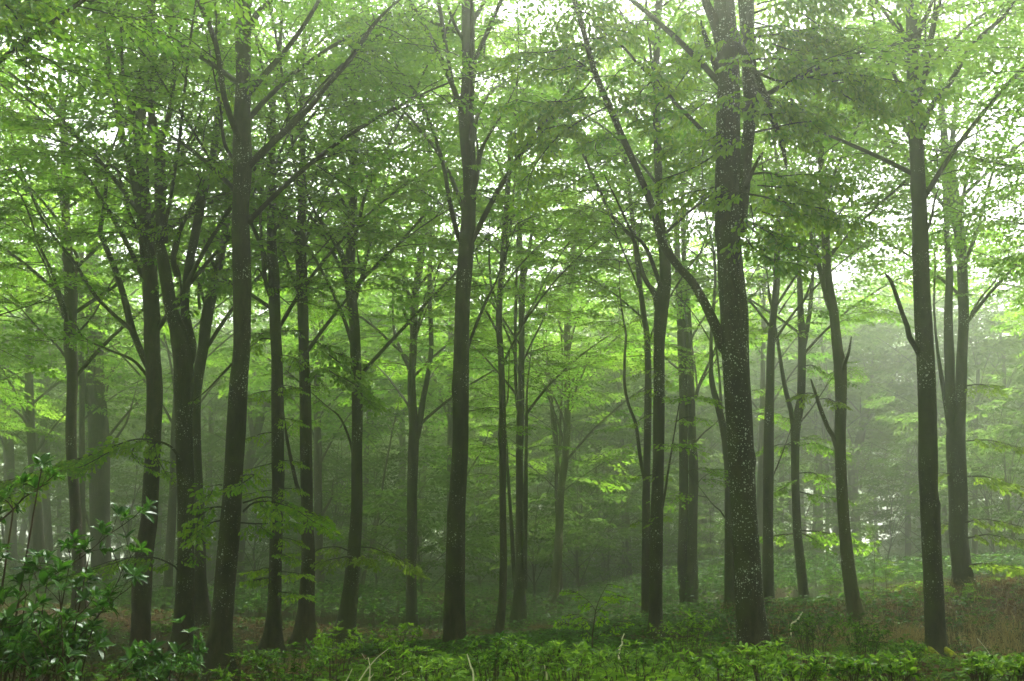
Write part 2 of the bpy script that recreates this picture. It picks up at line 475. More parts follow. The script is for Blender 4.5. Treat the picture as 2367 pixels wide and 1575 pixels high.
T('n4', 19, 'bark_some', "beech with bright moss on its spreading roots and a snapped dead limb",
  "G 1175,1500,92 1168,1400,82 1162,1200,84 1152,1000,84 1144,800,84 1136,700,78 1134,600,86 1130,400,78 1124,200,78 1120,80,78 E 1115,1490,78 1106,1300,72 1100,1100,68 1096,1000,66 1087,800,62 1078,600,62 1072,500,62 1065,400,52 1060,200,50 1059,0,47 1056,-90,44",
  ["G 1105,110,30 1080,55,28 1050,10,24 E 1040,1480,22 1020,1430,20 990,1340,18 965,1275,16 945,1248,12",
   "E 1095,600,34 1115,560,30 1150,480,28 1210,410,26 1260,330,24 1310,240,22 1380,160,20 1470,80,16 1530,0,12 1580,-60,10",
   "E 1075,310,22 1088,280,18 1125,220,16 1150,130,16 1160,60,12 1165,-20,9", "E 1070,260,24 1085,210,22 1100,130,22 1140,40,18 1165,-40,14",
   "E 1095,470,12 1103,430,11 1112,350,12 1120,265,7", "E 1045,230,18 1035,195,16 1010,120,14 970,65,10 940,40,6", "E 1055,640,16 1035,590,14 1000,540,10 960,510,6",
   "E 1055,440,20 1010,400,18 975,330,16 930,230,17 900,150,16 885,80,10", "E 1115,1070,16 1130,1040,14 1150,980,12 1165,900,9 1180,850,5"],
  crown=(10.0, 20, 4.2, 12), flare=.3, bumps=22, leafy=0.5, roots=True)

T('t1', 24, 'bark', "tall dark beech beside the forked tree, one low limb arching away",
  "B 637,1430,92 638,1300,86 640,1150,84 652,1000,78 675,850,76 684,700,74 692,550,66 696,400,68 700,250,72 692,120,68 688,0,66 A 690,1450,70 682,1300,74 668,1150,70 655,1000,62 650,880,55 648,760,52 640,660,46 635,560,44 645,450,50 655,330,54 662,200,52 662,80,48 660,-60,44",
  ["B 675,150,32 655,110,30 620,30,29 A 595,1480,31 562,1350,30 520,1220,26 475,1110,22 455,1050,20 470,950,18 480,850,16 490,730,14 520,640,10",
   "B 670,190,16 655,170,15 600,112,13 500,70,10 420,35,9 370,0,8", "A 600,1500,20 520,1430,17 440,1350,16 380,1260,15 330,1180,13 250,1080,11 170,950,9 110,800,7 85,730,5",
   "A 640,1050,16 600,1000,15 575,930,13 560,860,11 510,720,10 440,640,8", "A 630,850,12 590,760,12 500,760,10 420,720,9 340,665,8 230,630,6 100,590,4"],
  crown=(8.5, 20, 4.5, 14), flare=.2, bumps=14, leafy=0.55)

T('t2', 22, 'bark_some', "beech splitting low down into a wide fan of three stems",
  "B 825,1450,112 828,1380,94 836,1200,86 843,1000,76 845,800,76 838,600,74 832,400,74 832,200,92 828,110,90 815,20,86 A 802,1480,70 775,1400,58 748,1250,52 726,1130,47 690,1050,42 645,970,38 612,850,33 575,700,29 535,520,26 500,350,24 460,200,22 425,50,20 405,-70,18",
  ["B 840,150,50 862,110,46 868,40,42 A 850,1480,40 838,1380,36 852,1220,38 880,1080,38 910,930,38 945,800,34 970,680,32 985,560,36 1000,420,36 1000,300,28 990,180,20 985,80,18 960,-20,16",
   "A 800,1250,24 785,1170,24 812,1060,22 840,990,22 880,930,20 920,830,15 950,780,10", "A 740,1100,46 730,1000,48 728,900,48 726,750,48 712,650,46 692,550,34 672,400,32 680,250,30 690,100,26 690,-60,22",
   "A 722,680,28 740,610,24 770,500,24 785,380,22 795,250,20 800,140,12", "A 745,860,12 760,800,11 820,700,10 880,590,9 915,480,8 945,360,6 985,240,4",
   "A 825,1450,10 820,1290,10 800,1200,8 745,1150,6", "A 790,1180,7 810,1110,6 820,1050,5"],
  crown=(8.5, 19, 4.5, 14), flare=.25, bumps=14, leafy=0.55,
  low=[("A 760,1060,6 720,1010,5 660,950,3", 21.6, 'leaf_near', .4), ("A 790,1030,6 740,1000,4 700,960,3", 21.5, 'leaf_near', .4), ("A 900,1220,6 940,1180,4 970,1200,3", 21.5, 'leaf_near', .4), ("A 690,1070,5 620,1050,4 560,1010,3", 21.6, 'leaf_near', .35), ("A 850,1420,5 870,1350,4", 21.6, 'leaf', .35),
       ("B 815,570,16 800,535,12 765,500,11 700,478,9 620,475,8 540,500,7 440,540,6 340,580,5 220,620,4 60,660,3", 21.6, 'leaf_near', .55),
       ("B 540,500,6 480,560,5 420,610,4 340,640,3", 21.2, 'leaf_near', .5), ("B 620,480,6 600,540,5 640,590,3", 21.3, 'leaf_near', .4), ("B 330,585,6 200,640,5 80,690,4 -40,720,3", 21.9, 'leaf_near', .5),
       ("B 700,480,6 680,540,5 700,620,3", 21.4, 'leaf_near', .35), ("B 640,480,5 640,440,3", 21.8, 'leaf_near', .3), ("B 420,550,5 300,560,5 180,600,4", 22.4, 'leaf_near', .5),
       ("B 810,1085,9 790,1050,8 700,1010,7 600,1005,6 500,1020,5 400,1050,3", 21.6, 'leaf_near', .42), ("B 800,1040,7 860,1000,5 920,985,3", 21.5, 'leaf_near', .3), ("B 600,1005,5 500,1050,4 380,1090,3", 21.3, 'leaf_near', .35)])

T('t8', 27, 'bark', "dark beech directly behind the forked tree, leaning as it rises",
  "B 912,1300,80 908,1200,66 905,1100,56 905,900,46 898,700,42 890,500,40 889,300,42 905,150,48 925,40,50 A 935,1460,52 962,1330,48 988,1220,42 1012,1100,34 1030,960,30 1045,820,26 1060,650,24",
  ["A 985,1240,20 960,1180,16 940,1130,14 920,1080,9", "A 905,1400,14 900,1300,12 930,1200,9"], crown=(8.5, 19, 4.5, 14))

T('t3', 28, 'bark', "slim dark beech with a knee in its trunk, rising behind the hanging leafy bough",
  "B 365,1260,64 358,1150,54 352,1000,50 340,780,46 325,580,46 322,420,46 326,300,46 330,160,52 318,60,52 A 317,1480,54 322,1330,60 312,1200,44 303,1060,36 298,950,38 295,830,36 290,700,30 285,560,26",
  ["A 340,1260,16 352,1180,15 330,1130,14 270,1080,13 230,1020,12 170,930,10 120,830,8 90,740,6", "A 290,1440,16 270,1370,14 240,1290,12 200,1190,9",
   "B 298,100,12 270,60,10 230,20,9 A 215,1530,9 130,1440,7 60,1350,5", "A 350,1510,10 420,1430,9 500,1290,7"], crown=(7.5, 18, 4.5, 16))
T('t3b', 36, 'bark_grey', "thin pole-like beech stem close beside the kneed trunk",
  "B 380,1180,30 376,1000,28 374,800,26 372,500,25 371,200,24 A 370,1400,23 370,1200,22 368,1000,22 362,880,18 360,700,16", [], crown=(8, 17, 3.5, 12))
T('t4', 38, 'bark_grey', "thick grey hazy beech seen between the kneed trunk and its tall dark neighbour",
  "B 458,1240,110 458,1100,94 458,950,88 453,780,88 452,620,92 450,480,92 440,330,86 432,150,76 A 430,1500,70 425,1300,60 420,1100,50",
  ["B 412,880,16 400,840,14 380,780,12 370,700,9", "B 490,560,16 520,480,14 570,400,10 590,340,7", "B 425,420,30 400,300,26 370,180,20 340,60,16"], crown=(7.5, 21, 5, 16))
T('b1', 46, 'bark_grey', "faded grey trunk nearest the edge behind the glossy shrub",
  "B 66,1280,64 60,1150,58 52,1000,54 48,800,48 42,600,46 30,400,46 20,200,44 14,0,42 A 10,1400,36", ["B 30,980,14 14,900,12 5,820,8"], crown=(8, 20, 4.5, 12))
T('b2', 39, 'bark_grey', "greyish beech, thicker of the close pair rising above the glossy shrub",
  "B 195,1260,64 183,1100,56 176,950,52 166,800,48 155,650,40 143,500,38 138,350,38 132,200,36 130,50,34 A 130,1400,30 132,1200,26", ["B 132,420,14 100,370,12 50,330,9 0,300,6"], crown=(7.5, 19, 4.5, 14))
T('b3', 46, 'bark_grey', "greyish beech, thinner of the close pair rising above the glossy shrub",
  "B 232,1220,44 225,1050,38 215,850,36 208,700,32 200,500,30 195,300,28 190,100,26", ["B 200,520,12 180,450,9 160,380,6"], crown=(8, 19, 4, 12))
T('b4', 60, 'bark_grey', "very faint slender trunk between the close pair and the kneed tree",
  "B 272,1200,24 269,1000,21 268,800,20 266,600,18 264,300,16", ["B 280,850,10 310,880,8"], crown=(9, 20, 4.5, 12))
T('b5', 36, 'bark', "dark leaning trunk glimpsed between the tall dark beech and the forked one",
  "B 752,1290,58 757,1200,50 765,1050,40 777,850,38 786,650,36 790,450,32 800,250,28 A 800,1500,24", [], crown=(8, 19, 4.5, 14))
T('b6', 62, 'bark_grey', "faintest thin trunk behind the gap beside the forked beech",
  "B 712,1190,26 718,1000,23 722,850,22 728,600,20 735,300,18", [], crown=(9, 21, 4.5, 12))
T('b7', 56, 'bark_grey', "faint straight trunk seen between the forked beech and its flecked neighbour",
  "B 942,1180,28 944,1050,25 948,900,24 950,700,22 955,400,20", [], crown=(9, 21, 4.5, 12))
T('b8', 44, 'bark_grey', "big hazy beech with crooked arching limbs behind the near flecked trunk",
  "B 1085,1270,56 1085,1150,48 1088,950,44 1108,720,44 1135,540,40 1195,350,34 1290,170,28 1340,60,24 A 1400,1440,20 1470,1290,14 1520,1150,10",
  ["B 1120,620,24 1160,560,20 1230,470,16 1330,380,12", "B 1150,480,24 1130,330,20 1150,150,16 1140,0,14", "B 1240,280,20 1230,150,16 1270,30,13 A 1290,1450,12 1310,1300,8",
   "B 1300,160,18 1400,80,15 1480,0,12 C 50,1430,9 130,1380,6", "B 1190,360,18 1260,330,14 1380,300,10"], crown=(9, 18, 4.5, 10))

T('t5', 24, 'bark', "dark upright beech wearing tiers of small leafy twigs down its trunk",
  "B 1228,1462,100 1234,1400,78 1242,1250,62 1247,1100,58 1251,900,58 1260,700,54 1258,500,56 1256,300,56 1253,100,50 A 1245,1450,50 1240,1250,50 1230,1100,44 1230,900,40 1230,750,34 1235,600,30 1240,450,26",
  ["A 1222,1340,20 1203,1270,18 1190,1150,16 1180,980,14 1190,750,12 1200,650,8", "A 1150,1250,6 1170,1220,6 1215,1300,8", "A 1250,1010,12 1300,920,9 1330,840,6", "A 1245,760,14 1290,640,10 1350,540,6"],
  crown=(8.5, 19, 4.2, 12), flare=.5, bumps=12,
  low=[("B 1240,%d,6 %d,%d,4 %d,%d,3" % (y, 1240 + s * 60, y + a, 1240 + s * 110, y + b), 23.7, 'leaf_near', .33) for y, s, a, b in
       [(20, -1, -10, 20), (90, 1, 0, 20), (240, 1, -10, 5), (250, -1, 10, 30), (375, 1, 5, 15), (440, -1, 10, 40), (560, 1, 10, 15), (580, -1, 15, 35), (690, 1, 5, 5), (700, -1, 10, 20), (920, 1, 0, 15), (990, 1, 5, 20),
        (1060, -1, -5, 10), (1090, -1, 15, 25), (1070, 1, 5, 15), (1160, 1, 10, 20), (1110, -1, -10, 0)]])
T('t6', 26, 'bark', "dark beech with spreading roots beside the leaf-tiered trunk, drooping bough behind it",
  "B 1378,1432,124 1382,1370,100 1388,1250,76 1392,1120,68 1395,1000,62 1390,800,54 1388,600,54 1386,400,54 1380,200,50 1375,50,46 A 1372,1450,48 1370,1300,50 1364,1150,50 1366,1000,42 1368,880,34 1370,700,30 1370,500,26 1372,300,22",
  ["A 1385,1210,12 1405,1180,12 1445,1140,8", "A 1385,1040,11 1400,990,10 1430,930,9 1480,860,7", "B 1362,720,18 1345,680,18 1318,560,17 1300,470,14 1290,400,8"],
  crown=(8.5, 19, 4.2, 12), flare=.6,
  low=[("B 1395,230,10 1450,160,9 1500,170,7 D 60,190,5 150,240,4 200,320,3", 25.5, 'leaf', .55), ("D 20,90,7 100,150,6 160,230,5 210,300,3", 25.7, 'leaf', .55), ("B 1370,40,9 1420,20,8 1500,60,6 D 60,60,4 110,90,3", 25.9, 'leaf', .55),
       ("B 1400,60,6 1330,110,5 1300,160,3", 25.5, 'leaf', .5), ("B 1380,-20,8 1300,0,7 1210,30,5", 25.5, 'leaf', .5), ("B 1360,240,7 1300,240,5 1260,250,3", 25.5, 'leaf', .45)])
T('t7', 27, 'bark', "gently curving beech whose base leans, limbs fanning out from its upper trunk",
  "D 88,1390,92 92,1330,80 112,1200,74 135,1000,60 145,800,52 148,600,49 149,400,48 146,200,49 140,60,48 C 137,1500,48 118,1300,46 114,1200,50 122,1100,44 128,1000,42 130,850,40 130,700,38 130,500,34 128,350,28",
  ["C 105,1210,16 92,1175,15 60,1100,13 0,1020,11 A 1430,960,8", "C 135,1320,18 150,1290,17 180,1250,16 260,1190,15 340,1100,13 440,990,11 500,930,7", "C 172,1250,11 155,1180,10 145,1110,6",
   "D 128,540,12 115,480,11 90,410,10 60,360,8 20,330,5", "C 140,760,12 190,690,10 260,630,7", "C 115,900,12 100,800,10 80,640,8 95,520,5"],
  crown=(8, 19, 4.5, 16), flare=.4,
  low=[("D 115,980,7 60,960,6 -20,970,5 -60,1010,3", 26.7, 'leaf_yellow', .45), ("D 165,960,7 220,965,6 280,990,5 340,1020,4 400,1065,3", 26.6, 'leaf_yellow', .45), ("D 170,990,6 220,1010,4", 26.4, 'leaf_yellow', .4), ("D 120,1000,6 40,1020,4", 26.5, 'leaf_yellow', .4)])
T('t9', 33, 'bark', "mid-distance beech forking into two parallel stems, left of the lone central trunk",
  "D 398,1345,62 396,1290,52 394,1100,46 396,900,46 398,700,46 402,550,50 405,430,48 398,330,40 394,200,36 404,50,34 C 405,1450,36 412,1320,36 440,1150,30 445,1000,28 450,850,22",
  ["D 418,470,30 432,400,28 445,300,26 465,200,24 482,80,22 C 482,1480,20 476,1300,20 480,1150,18 482,1000,12", "D 395,190,22 380,140,20 350,80,16 320,0,14 C 310,1440,9", "C 395,1480,14 350,1380,12 360,1250,8", "D 460,220,10 500,160,8"], crown=(7.5, 18, 4.5, 16))
T('t10', 27, 'bark', "slender dark beech second from the lone central trunk, base bare and black",
  "D 790,1392,50 794,1330,40 806,1200,36 810,1000,33 808,700,31 806,500,31 806,300,32 800,100,28 C 790,1480,30 796,1320,25 806,1200,26 814,1090,28 824,950,24 834,800,20 845,600,16",
  ["C 785,1380,14 762,1320,12 750,1250,10 745,1080,8 750,950,5", "D 815,330,12 828,300,10 832,260,6", "D 800,560,8 788,480,7"], crown=(8.5, 18, 4, 13))
T('t11', 32, 'bark', "cluster beech of several close thin stems sharing one broad dark foot",
  "D 880,1328,74 881,1250,66 884,1150,52 885,1000,40 884,800,36 884,600,34 887,400,36 890,300,32 892,100,27 C 893,1500,27 896,1350,28 899,1250,26 888,1150,22 881,1000,24 885,800,17 888,600,13",
  ["D 868,1150,24 855,1000,20 846,850,17 836,700,15 828,580,13 824,470,9", "D 905,1150,30 908,1000,25 910,800,22 912,600,18 915,400,14 918,250,9", "D 880,360,16 868,250,15 865,100,14 C 865,1450,14 870,1250,12 872,1100,8",
   "C 900,1280,20 920,1180,18 940,1050,14 952,960,9", "C 905,1450,9 960,1390,7 1000,1300,5"], crown=(7.5, 18, 4.2, 16))
T('t12', 36, 'bark_olive', "olive toned beech sweeping sideways at its base, taller one of the middle distance",
  "D 1018,1330,72 1024,1250,54 1048,1100,46 1062,900,37 1072,700,32 1088,580,34 1100,400,30 1099,200,29 1098,50,30 C 1100,1470,30 1110,1330,27 1124,1220,27 1130,1080,20 1132,900,17 1130,700,14",
  ["C 1128,1230,18 1155,1160,18 1165,1050,14 1170,900,9", "D 1078,640,18 1062,600,17 1045,500,15 1030,350,16 1020,200,12 1000,80,10 990,0,7", "D 1065,520,8 1070,350,12 1078,200,10 1076,50,8", "C 1112,1400,10 1160,1330,9 1200,1290,6", "D 1110,260,8 1150,190,7 1180,120,5"],
  crown=(7.5, 18, 4.2, 15))
T('t12b', 38, 'bark', "short-seen dark stem half hidden behind the sweeping olive beech",
  "D 1068,1290,30 1070,1200,24 1068,1100,22 1060,900,18 1050,700,16", [], crown=(6, 14, 3.5, 12))
T('t13', 45, 'bark_grey', "tall thin hazy beech with a slight S-curve, between olive beech and dark twin trunks",
  "D 1388,1300,34 1384,1200,31 1378,1050,28 1374,900,26 1360,700,23 1348,500,20 1339,300,18 1338,150,16 1340,0,14 C 1342,1400,13", ["D 1356,1100,14 1352,900,13 1346,750,9", "D 1345,620,6 1250,650,5 1150,700,4"], crown=(8, 20, 4.2, 14))
T('t14', 50, 'bark_grey', "crooked thin hazy stem beyond the sweeping olive beech",
  "D 1276,1210,24 1270,1130,20 1260,1020,18 1248,900,17 1244,780,14 1230,650,10", ["D 1244,860,10 1210,830,8"], crown=(6, 16, 3.8, 13))
T('t15', 28, 'bark', "dark trunk standing just behind its tiered twin, wavy limb beside it",
  "D 1462,1290,52 1460,1200,44 1458,1000,38 1456,800,36 1460,600,34 1465,400,33 1466,200,30 1460,0,28 C 1450,1450,26 1430,1300,22 1412,1150,20 1395,1000,20 1380,850,16 1362,700,14",
  ["D 1455,680,18 1445,630,17 1430,550,16 1410,400,15 1382,330,14 1360,230,13 1360,100,12 1366,0,10 C 1355,1450,9 1340,1350,6"], crown=(8.5, 19, 4.2, 12))
T('t16', 22, 'bark_some', "dark beech dotted with tufts of small yellow leaves, long crooked limb high up",
  "D 1500,1375,80 1500,1300,64 1500,1150,60 1502,1000,60 1506,800,57 1512,600,52 1515,400,52 1516,200,50 1516,50,50 C 1520,1480,58 1534,1350,60 1545,1250,50 1540,1150,44 1525,1050,40 1516,900,34 1510,700,38 1505,500,34 1503,300,32 1510,100,32 1516,0,32 1520,-100,30",
  ["C 1510,1400,28 1495,1330,26 1470,1295,22 1440,1235,20 1418,1150,18 1396,1080,16 1340,1020,16 1290,960,15 1250,870,13 1200,760,12 1160,680,9 1145,645,6",
   "C 1540,1350,22 1500,1230,20 1470,1150,18 1440,1100,16 1395,1055,12", "C 1490,200,14 1440,150,12 1380,100,10 1330,60,7", "D 1520,840,12 1545,700,11 1560,600,9"],
  crown=(10, 20, 4, 10), flare=.2, bumps=12,
  low=[("D 1500,%d,5 %d,%d,4 %d,%d,3" % (y, 1500 + s * 30, y + a, 1500 + s * 62, y + b), 21.7, 'leaf_yellow', .26) for y, s, a, b in
       [(150, -1, -5, 0), (160, 1, 5, 20), (240, -1, -5, 0), (250, 1, -5, 5), (350, -1, 5, 20), (640, 1, -10, -20), (630, -1, 0, -5), (820, 1, 0, -10), (850, -1, -5, -15)]] +
      [("C 1420,1400,5 1450,1440,4 1490,1450,3", 21.7, 'leaf_yellow', .28), ("C 1440,1100,6 1500,1090,4 1560,1120,3", 21.6, 'leaf_near', .32), ("C 1300,960,5 1270,930,4 1290,870,3", 21.8, 'leaf_near', .35)])
T('t17', 33, 'bark', "twin-stemmed dark beech, left stem of a joined pair just before the biggest tree",
  "G 52,1285,96 52,1240,84 62,1100,56 64,1000,46 68,800,44 70,600,42 62,400,38 56,200,35 50,30,32 E 46,1450,30 32,1250,26 24,1050,22 22,900,18",
  ["G 36,1240,46 22,1100,44 20,1000,44 24,800,42 26,600,42 24,400,40 22,200,40 18,0,38 E 10,1400,34 0,1200,28 -8,1000,24", "G 82,290,12 95,235,11 120,190,9 150,150,6", "G 85,480,8 120,440,7 170,400,5", "G 88,240,9 70,100,12"], crown=(8, 19, 4.5, 14))
T('t17b', 60, 'bark_grey', "wide pale trunk dissolving in bright mist beside the joined pair",
  "G 118,1120,60 116,1000,50 112,850,46 108,700,44 102,550,42 98,350,38 96,100,34", ["G 150,1060,10 148,950,12 145,800,12"], crown=(10, 22, 5, 12))
T('t18', 28, 'bark', "slim dark stem half hidden behind the biggest flecked tree, bare twig at its side",
  "G 240,1240,52 236,1180,44 232,1000,40 230,800,37 226,600,35 208,440,34 178,310,28 153,210,24 150,100,18 152,-20,14",
  ["G 218,835,8 195,800,7 178,785,6 150,758,4", "G 200,420,16 195,300,14 185,150,10"], crown=(8, 18, 4, 12))
T('t19', 29, 'bark', "straight dark beech immediately beyond the biggest flecked tree",
  "G 412,1245,62 410,1180,56 408,1000,50 408,800,46 410,600,48 413,400,46 418,200,40 422,50,36 E 430,1450,32 446,1300,31 450,1150,28 455,1000,22 460,850,18",
  ["E 440,1430,10 415,1360,9 408,1300,6", "E 458,1420,9 490,1370,7 520,1330,5", "G 430,640,8 460,570,6"], crown=(8.5, 19, 4.2, 14))
T('t19b', 40, 'bark_grey', "paler companion trunk pressed close to the straight dark beech",
  "G 372,1150,34 372,1000,30 372,700,28 378,500,26 384,300,24 386,100,22 E 388,1450,20", [], crown=(8, 19, 4.2, 13))
T('t20', 30, 'bark', "dark slender beech forking into a V at mid height, lowest bough crossing it",
  "G 576,1245,58 572,1180,46 555,1020,44 541,900,40 533,700,36 531,500,37 536,400,44 556,300,36 560,150,35 562,0,34 E 558,1440,28 553,1300,24 547,1180,18 545,1050,12",
  ["G 525,440,24 512,340,22 490,260,21 470,150,18 452,30,16 E 440,1480,12 430,1420,8", "G 568,60,24 E 585,1490,24 600,1390,20 610,1260,16 620,1150,9", "G 550,400,10 600,340,6"],
  crown=(8.5, 18, 4.2, 13),
  low=[("G 550,500,7 620,490,6 680,510,4 720,530,3", 29.7, 'leaf', .45), ("G 530,500,6 480,490,5 430,500,3", 29.7, 'leaf', .45), ("G 545,625,6 620,620,6 700,650,4", 29.6, 'leaf', .45),
       ("G 530,650,6 480,690,5 440,710,3", 29.6, 'leaf', .4), ("G 550,710,6 600,730,5 700,750,3", 29.6, 'leaf', .42), ("G 555,885,8 640,890,7 720,905,6 790,920,4 840,940,3", 29.6, 'leaf', .5),
       ("G 520,900,7 470,905,6 420,915,4", 29.6, 'leaf', .45), ("G 540,890,6 600,920,5 640,960,3", 29.3, 'leaf', .4), ("G 545,150,6 600,140,5 650,180,3", 29.6, 'leaf', .4)])
T('t21', 24, 'bark_olive', "olive-brown leaning beech with a broken stub limb pointing up",
  "G 812,1305,80 800,1240,62 772,1050,58 752,850,50 740,650,50 735,500,50 740,300,50 736,150,56 722,60,46 E 712,1490,42 702,1400,42 685,1300,40 672,1150,38 665,950,36 655,800,32 645,640,32 638,500,28 635,350,22",
  ["G 722,510,26 705,460,23 680,420,20 645,330,18 622,260,14 604,205,7", "G 745,180,18 758,125,16 775,75,12 786,10,6", "E 695,1400,24 680,1375,23 650,1250,24 620,1150,22 602,1070,18 595,960,14",
   "E 640,660,14 680,600,10 740,560,6", "E 672,1180,8 720,1130,6"],
  crown=(10, 19, 4, 12), flare=.3,
  low=[("G 640,280,5 600,265,4 550,270,3", 23.7, 'leaf_yellow', .36), ("G 640,290,5 680,290,4 710,310,3", 23.6, 'leaf_yellow', .36)])
T('t22', 52, 'bark_grey', "large hazy beech dividing into two arms behind the olive-brown leaning tree",
  "G 812,1110,56 812,1000,46 806,850,42 795,720,44 795,620,48 818,500,42 840,400,34 862,290,24 880,180,16",
  ["G 785,730,30 745,660,28 700,590,26 672,520,21 660,440,14 655,350,9", "G 822,800,14 838,770,12 870,700,10 920,625,5", "G 830,690,10 830,640,9 860,570,6", "G 840,420,14 900,330,10 950,260,6"], crown=(9, 19, 4.5, 14))
T('t23', 55, 'bark_grey', "small faint beech with a tuning-fork top in the bright misty hollow",
  "G 1040,1100,32 1043,950,27 1043,800,26 1040,700,26 1040,620,20 1042,540,12", ["G 1048,760,14 1062,700,12 1080,640,10 1086,570,6", "G 1034,690,10 1015,640,8 990,580,5", "G 1040,640,8 1075,560,6"], crown=(7, 14, 3.5, 10))
T('t24', 29, 'bark', "stout pair of fused dark trunks with a burl low on one side",
  "G 1292,1140,92 1288,1090,84 1284,1050,80 1270,900,80 1272,800,84 1262,600,86 1262,450,82 1278,300,50 1286,100,46 1292,0,45 E 1295,1430,46 1288,1220,45 1278,1070,46 1256,960,56 1250,890,50 1242,780,32 1240,680,25 1252,550,22 1266,400,16 1275,250,12",
  ["G 1246,460,46 1236,350,40 1232,200,46 1228,60,46 E 1225,1430,38 1230,1250,33 1220,1120,26 1212,900,24 1213,800,32 1210,650,36 1198,520,30 1190,380,22 1185,250,14",
   "G 1228,420,22 1213,320,19 1196,200,20 1180,100,15 1170,10,12 E 1160,1380,10 1165,1200,8 1160,1080,5", "E 1270,1000,22 1285,940,17 1300,850,14 1330,750,12 1350,650,8", "E 1300,1060,10 1340,960,8 1400,880,5",
   "E 1310,1470,11 1330,1420,10 1380,1340,9 1440,1270,7 1492,1165,4"],
  crown=(9, 20, 4.5, 16), flare=.1,
  low=[("G 1300,850,8 1360,835,6 1430,850,4 1490,870,3", 28.6, 'leaf_yellow', .45), ("G 1310,920,8 1380,905,6 1450,920,4 1510,930,3", 28.4, 'leaf_yellow', .45), ("G 1320,1040,8 1400,1035,7 1480,1045,5 1565,1060,3", 28.2, 'leaf_yellow', .5),
       ("G 1305,480,7 1380,480,6 1440,500,4 1480,520,3", 28.5, 'leaf_yellow', .45), ("G 1308,640,7 1390,640,6 1450,660,4 1510,690,3", 28.3, 'leaf_yellow', .5), ("G 1305,230,6 1380,220,5 1440,230,3", 28.4, 'leaf_yellow', .45),
       ("G 1240,860,5 1210,850,3", 28.4, 'leaf_yellow', .35), ("G 1240,630,5 1200,620,3", 28.4, 'leaf_yellow', .35)])
T('f1', 60, 'bark_grey', "faint trunk standing in the white gap beside the straight dark beech", "G 462,1085,32 462,1000,27 466,850,25 470,600,22 475,300,18", ["G 440,1080,8 430,1030,8 420,980,5"], crown=(11, 22, 4.5, 12))
T('f2', 62, 'bark_grey', "faint bluish trunk just before the V-forked beech", "G 517,1080,30 516,950,25 514,750,23 512,400,20", [], crown=(11, 22, 4.5, 12))
T('f3', 55, 'bark', "thin dark pole in the white gap past the V-forked beech", "G 608,1100,20 612,1000,18 618,850,17 622,700,15 625,450,12", ["G 620,780,8 640,700,6"], crown=(9, 18, 4, 12))
T('f4', 63, 'bark_grey', "broadest of the pale trunks in the white gap past the V-forked beech", "G 645,1150,48 642,1050,42 640,900,38 638,700,34 640,400,28", [], crown=(11, 23, 4.5, 12))
T('f5', 60, 'bark_grey', "narrow blue-grey stem in the white gap, nearest the broad pale trunk", "G 684,1090,22 680,1000,19 678,850,18 676,600,16", [], crown=(10, 20, 4.5, 12))
T('f6', 58, 'bark_grey', "pale trunk whose edge peeps from behind the olive-brown leaning beech", "G 730,1110,38 724,1000,34 718,850,32 712,650,30 706,450,24", [], crown=(10, 21, 4.5, 12))
T('f7', 48, 'bark_grey', "thin grey stem beyond the fused pair with the burl", "G 1346,1070,26 1346,950,24 1346,800,22 1348,600,20 1352,350,18 1360,100,14", ["G 1350,700,10 1400,600,7"], crown=(8, 18, 4.5, 13))
T('f8', 48, 'bark_grey', "hazy trunk closest to the far edge beyond the fused pair", "G 1492,1060,28 1490,950,25 1492,800,22 1490,600,20 1480,350,18 1476,100,15", ["G 1488,750,10 1440,640,8"], crown=(8, 18, 4.5, 13))
T('f9', 50, 'bark_grey', "wide blue-grey trunk dissolving in mist, beside the forked parallel stems",
  "D 338,1130,46 342,1000,42 347,850,38 352,680,34 354,500,28 352,300,22", ["D 360,700,10 390,640,7"], crown=(9, 21, 4.5, 13))
T('f10', 43, 'bark', "crooked dark thin stem leaning behind the curving beech",
  "D 168,1160,18 185,1060,16 210,960,14 235,870,13 255,760,12 268,650,9", ["D 232,880,8 290,820,6", "D 205,980,8 215,880,6"], crown=(6.5, 14, 3.5, 13))
T('f11', 60, 'bark_grey', "faint thin trunk just beyond the lone central beech", "D 690,1140,20 688,1000,17 685,850,15 682,600,13", [], crown=(9, 20, 4.5, 12))
T('f12', 62, 'bark_grey', "second faint trunk beyond the lone central beech, farther from it", "D 762,1120,26 762,1000,22 760,850,20 756,600,18", [], crown=(9, 20, 4.5, 12))
T('f13', 42, 'bark', "hazy dark trunk between the dark root-flared beech and the curving one", "B 1450,1230,60 1450,1150,50 1445,1000,42 1442,800,38 1440,500,34 1436,200,28", ["B 1440,850,14 1500,740,10"], crown=(7.5, 19, 4.5, 14))
T('f14', 56, 'bark_grey', "faint stem between the two dark beeches with leafy twigs and flared roots", "B 1302,1190,30 1302,1050,26 1300,900,24 1296,700,22 1292,500,18", [], crown=(9, 20, 4.5, 12))
T('f15', 42, 'bark_grey', "dim trunk almost hidden by the lone central beech", "D 566,1180,30 566,900,28 568,600,26 570,350,24 570,100,22 C 572,1450,20", ["D 570,400,12 530,300,10 480,270,7", "D 640,640,9 690,560,8 720,500,5"], crown=(8, 19, 4.5, 14))
T('f16', 52, 'bark_grey', "faint trunk between the dark twin trunks and the joined pair", "D 1552,1180,34 1552,1000,30 1550,800,28 1550,600,25 1548,300,20", ["D 1556,900,10 1568,700,8"], crown=(9, 20, 4.5, 12))

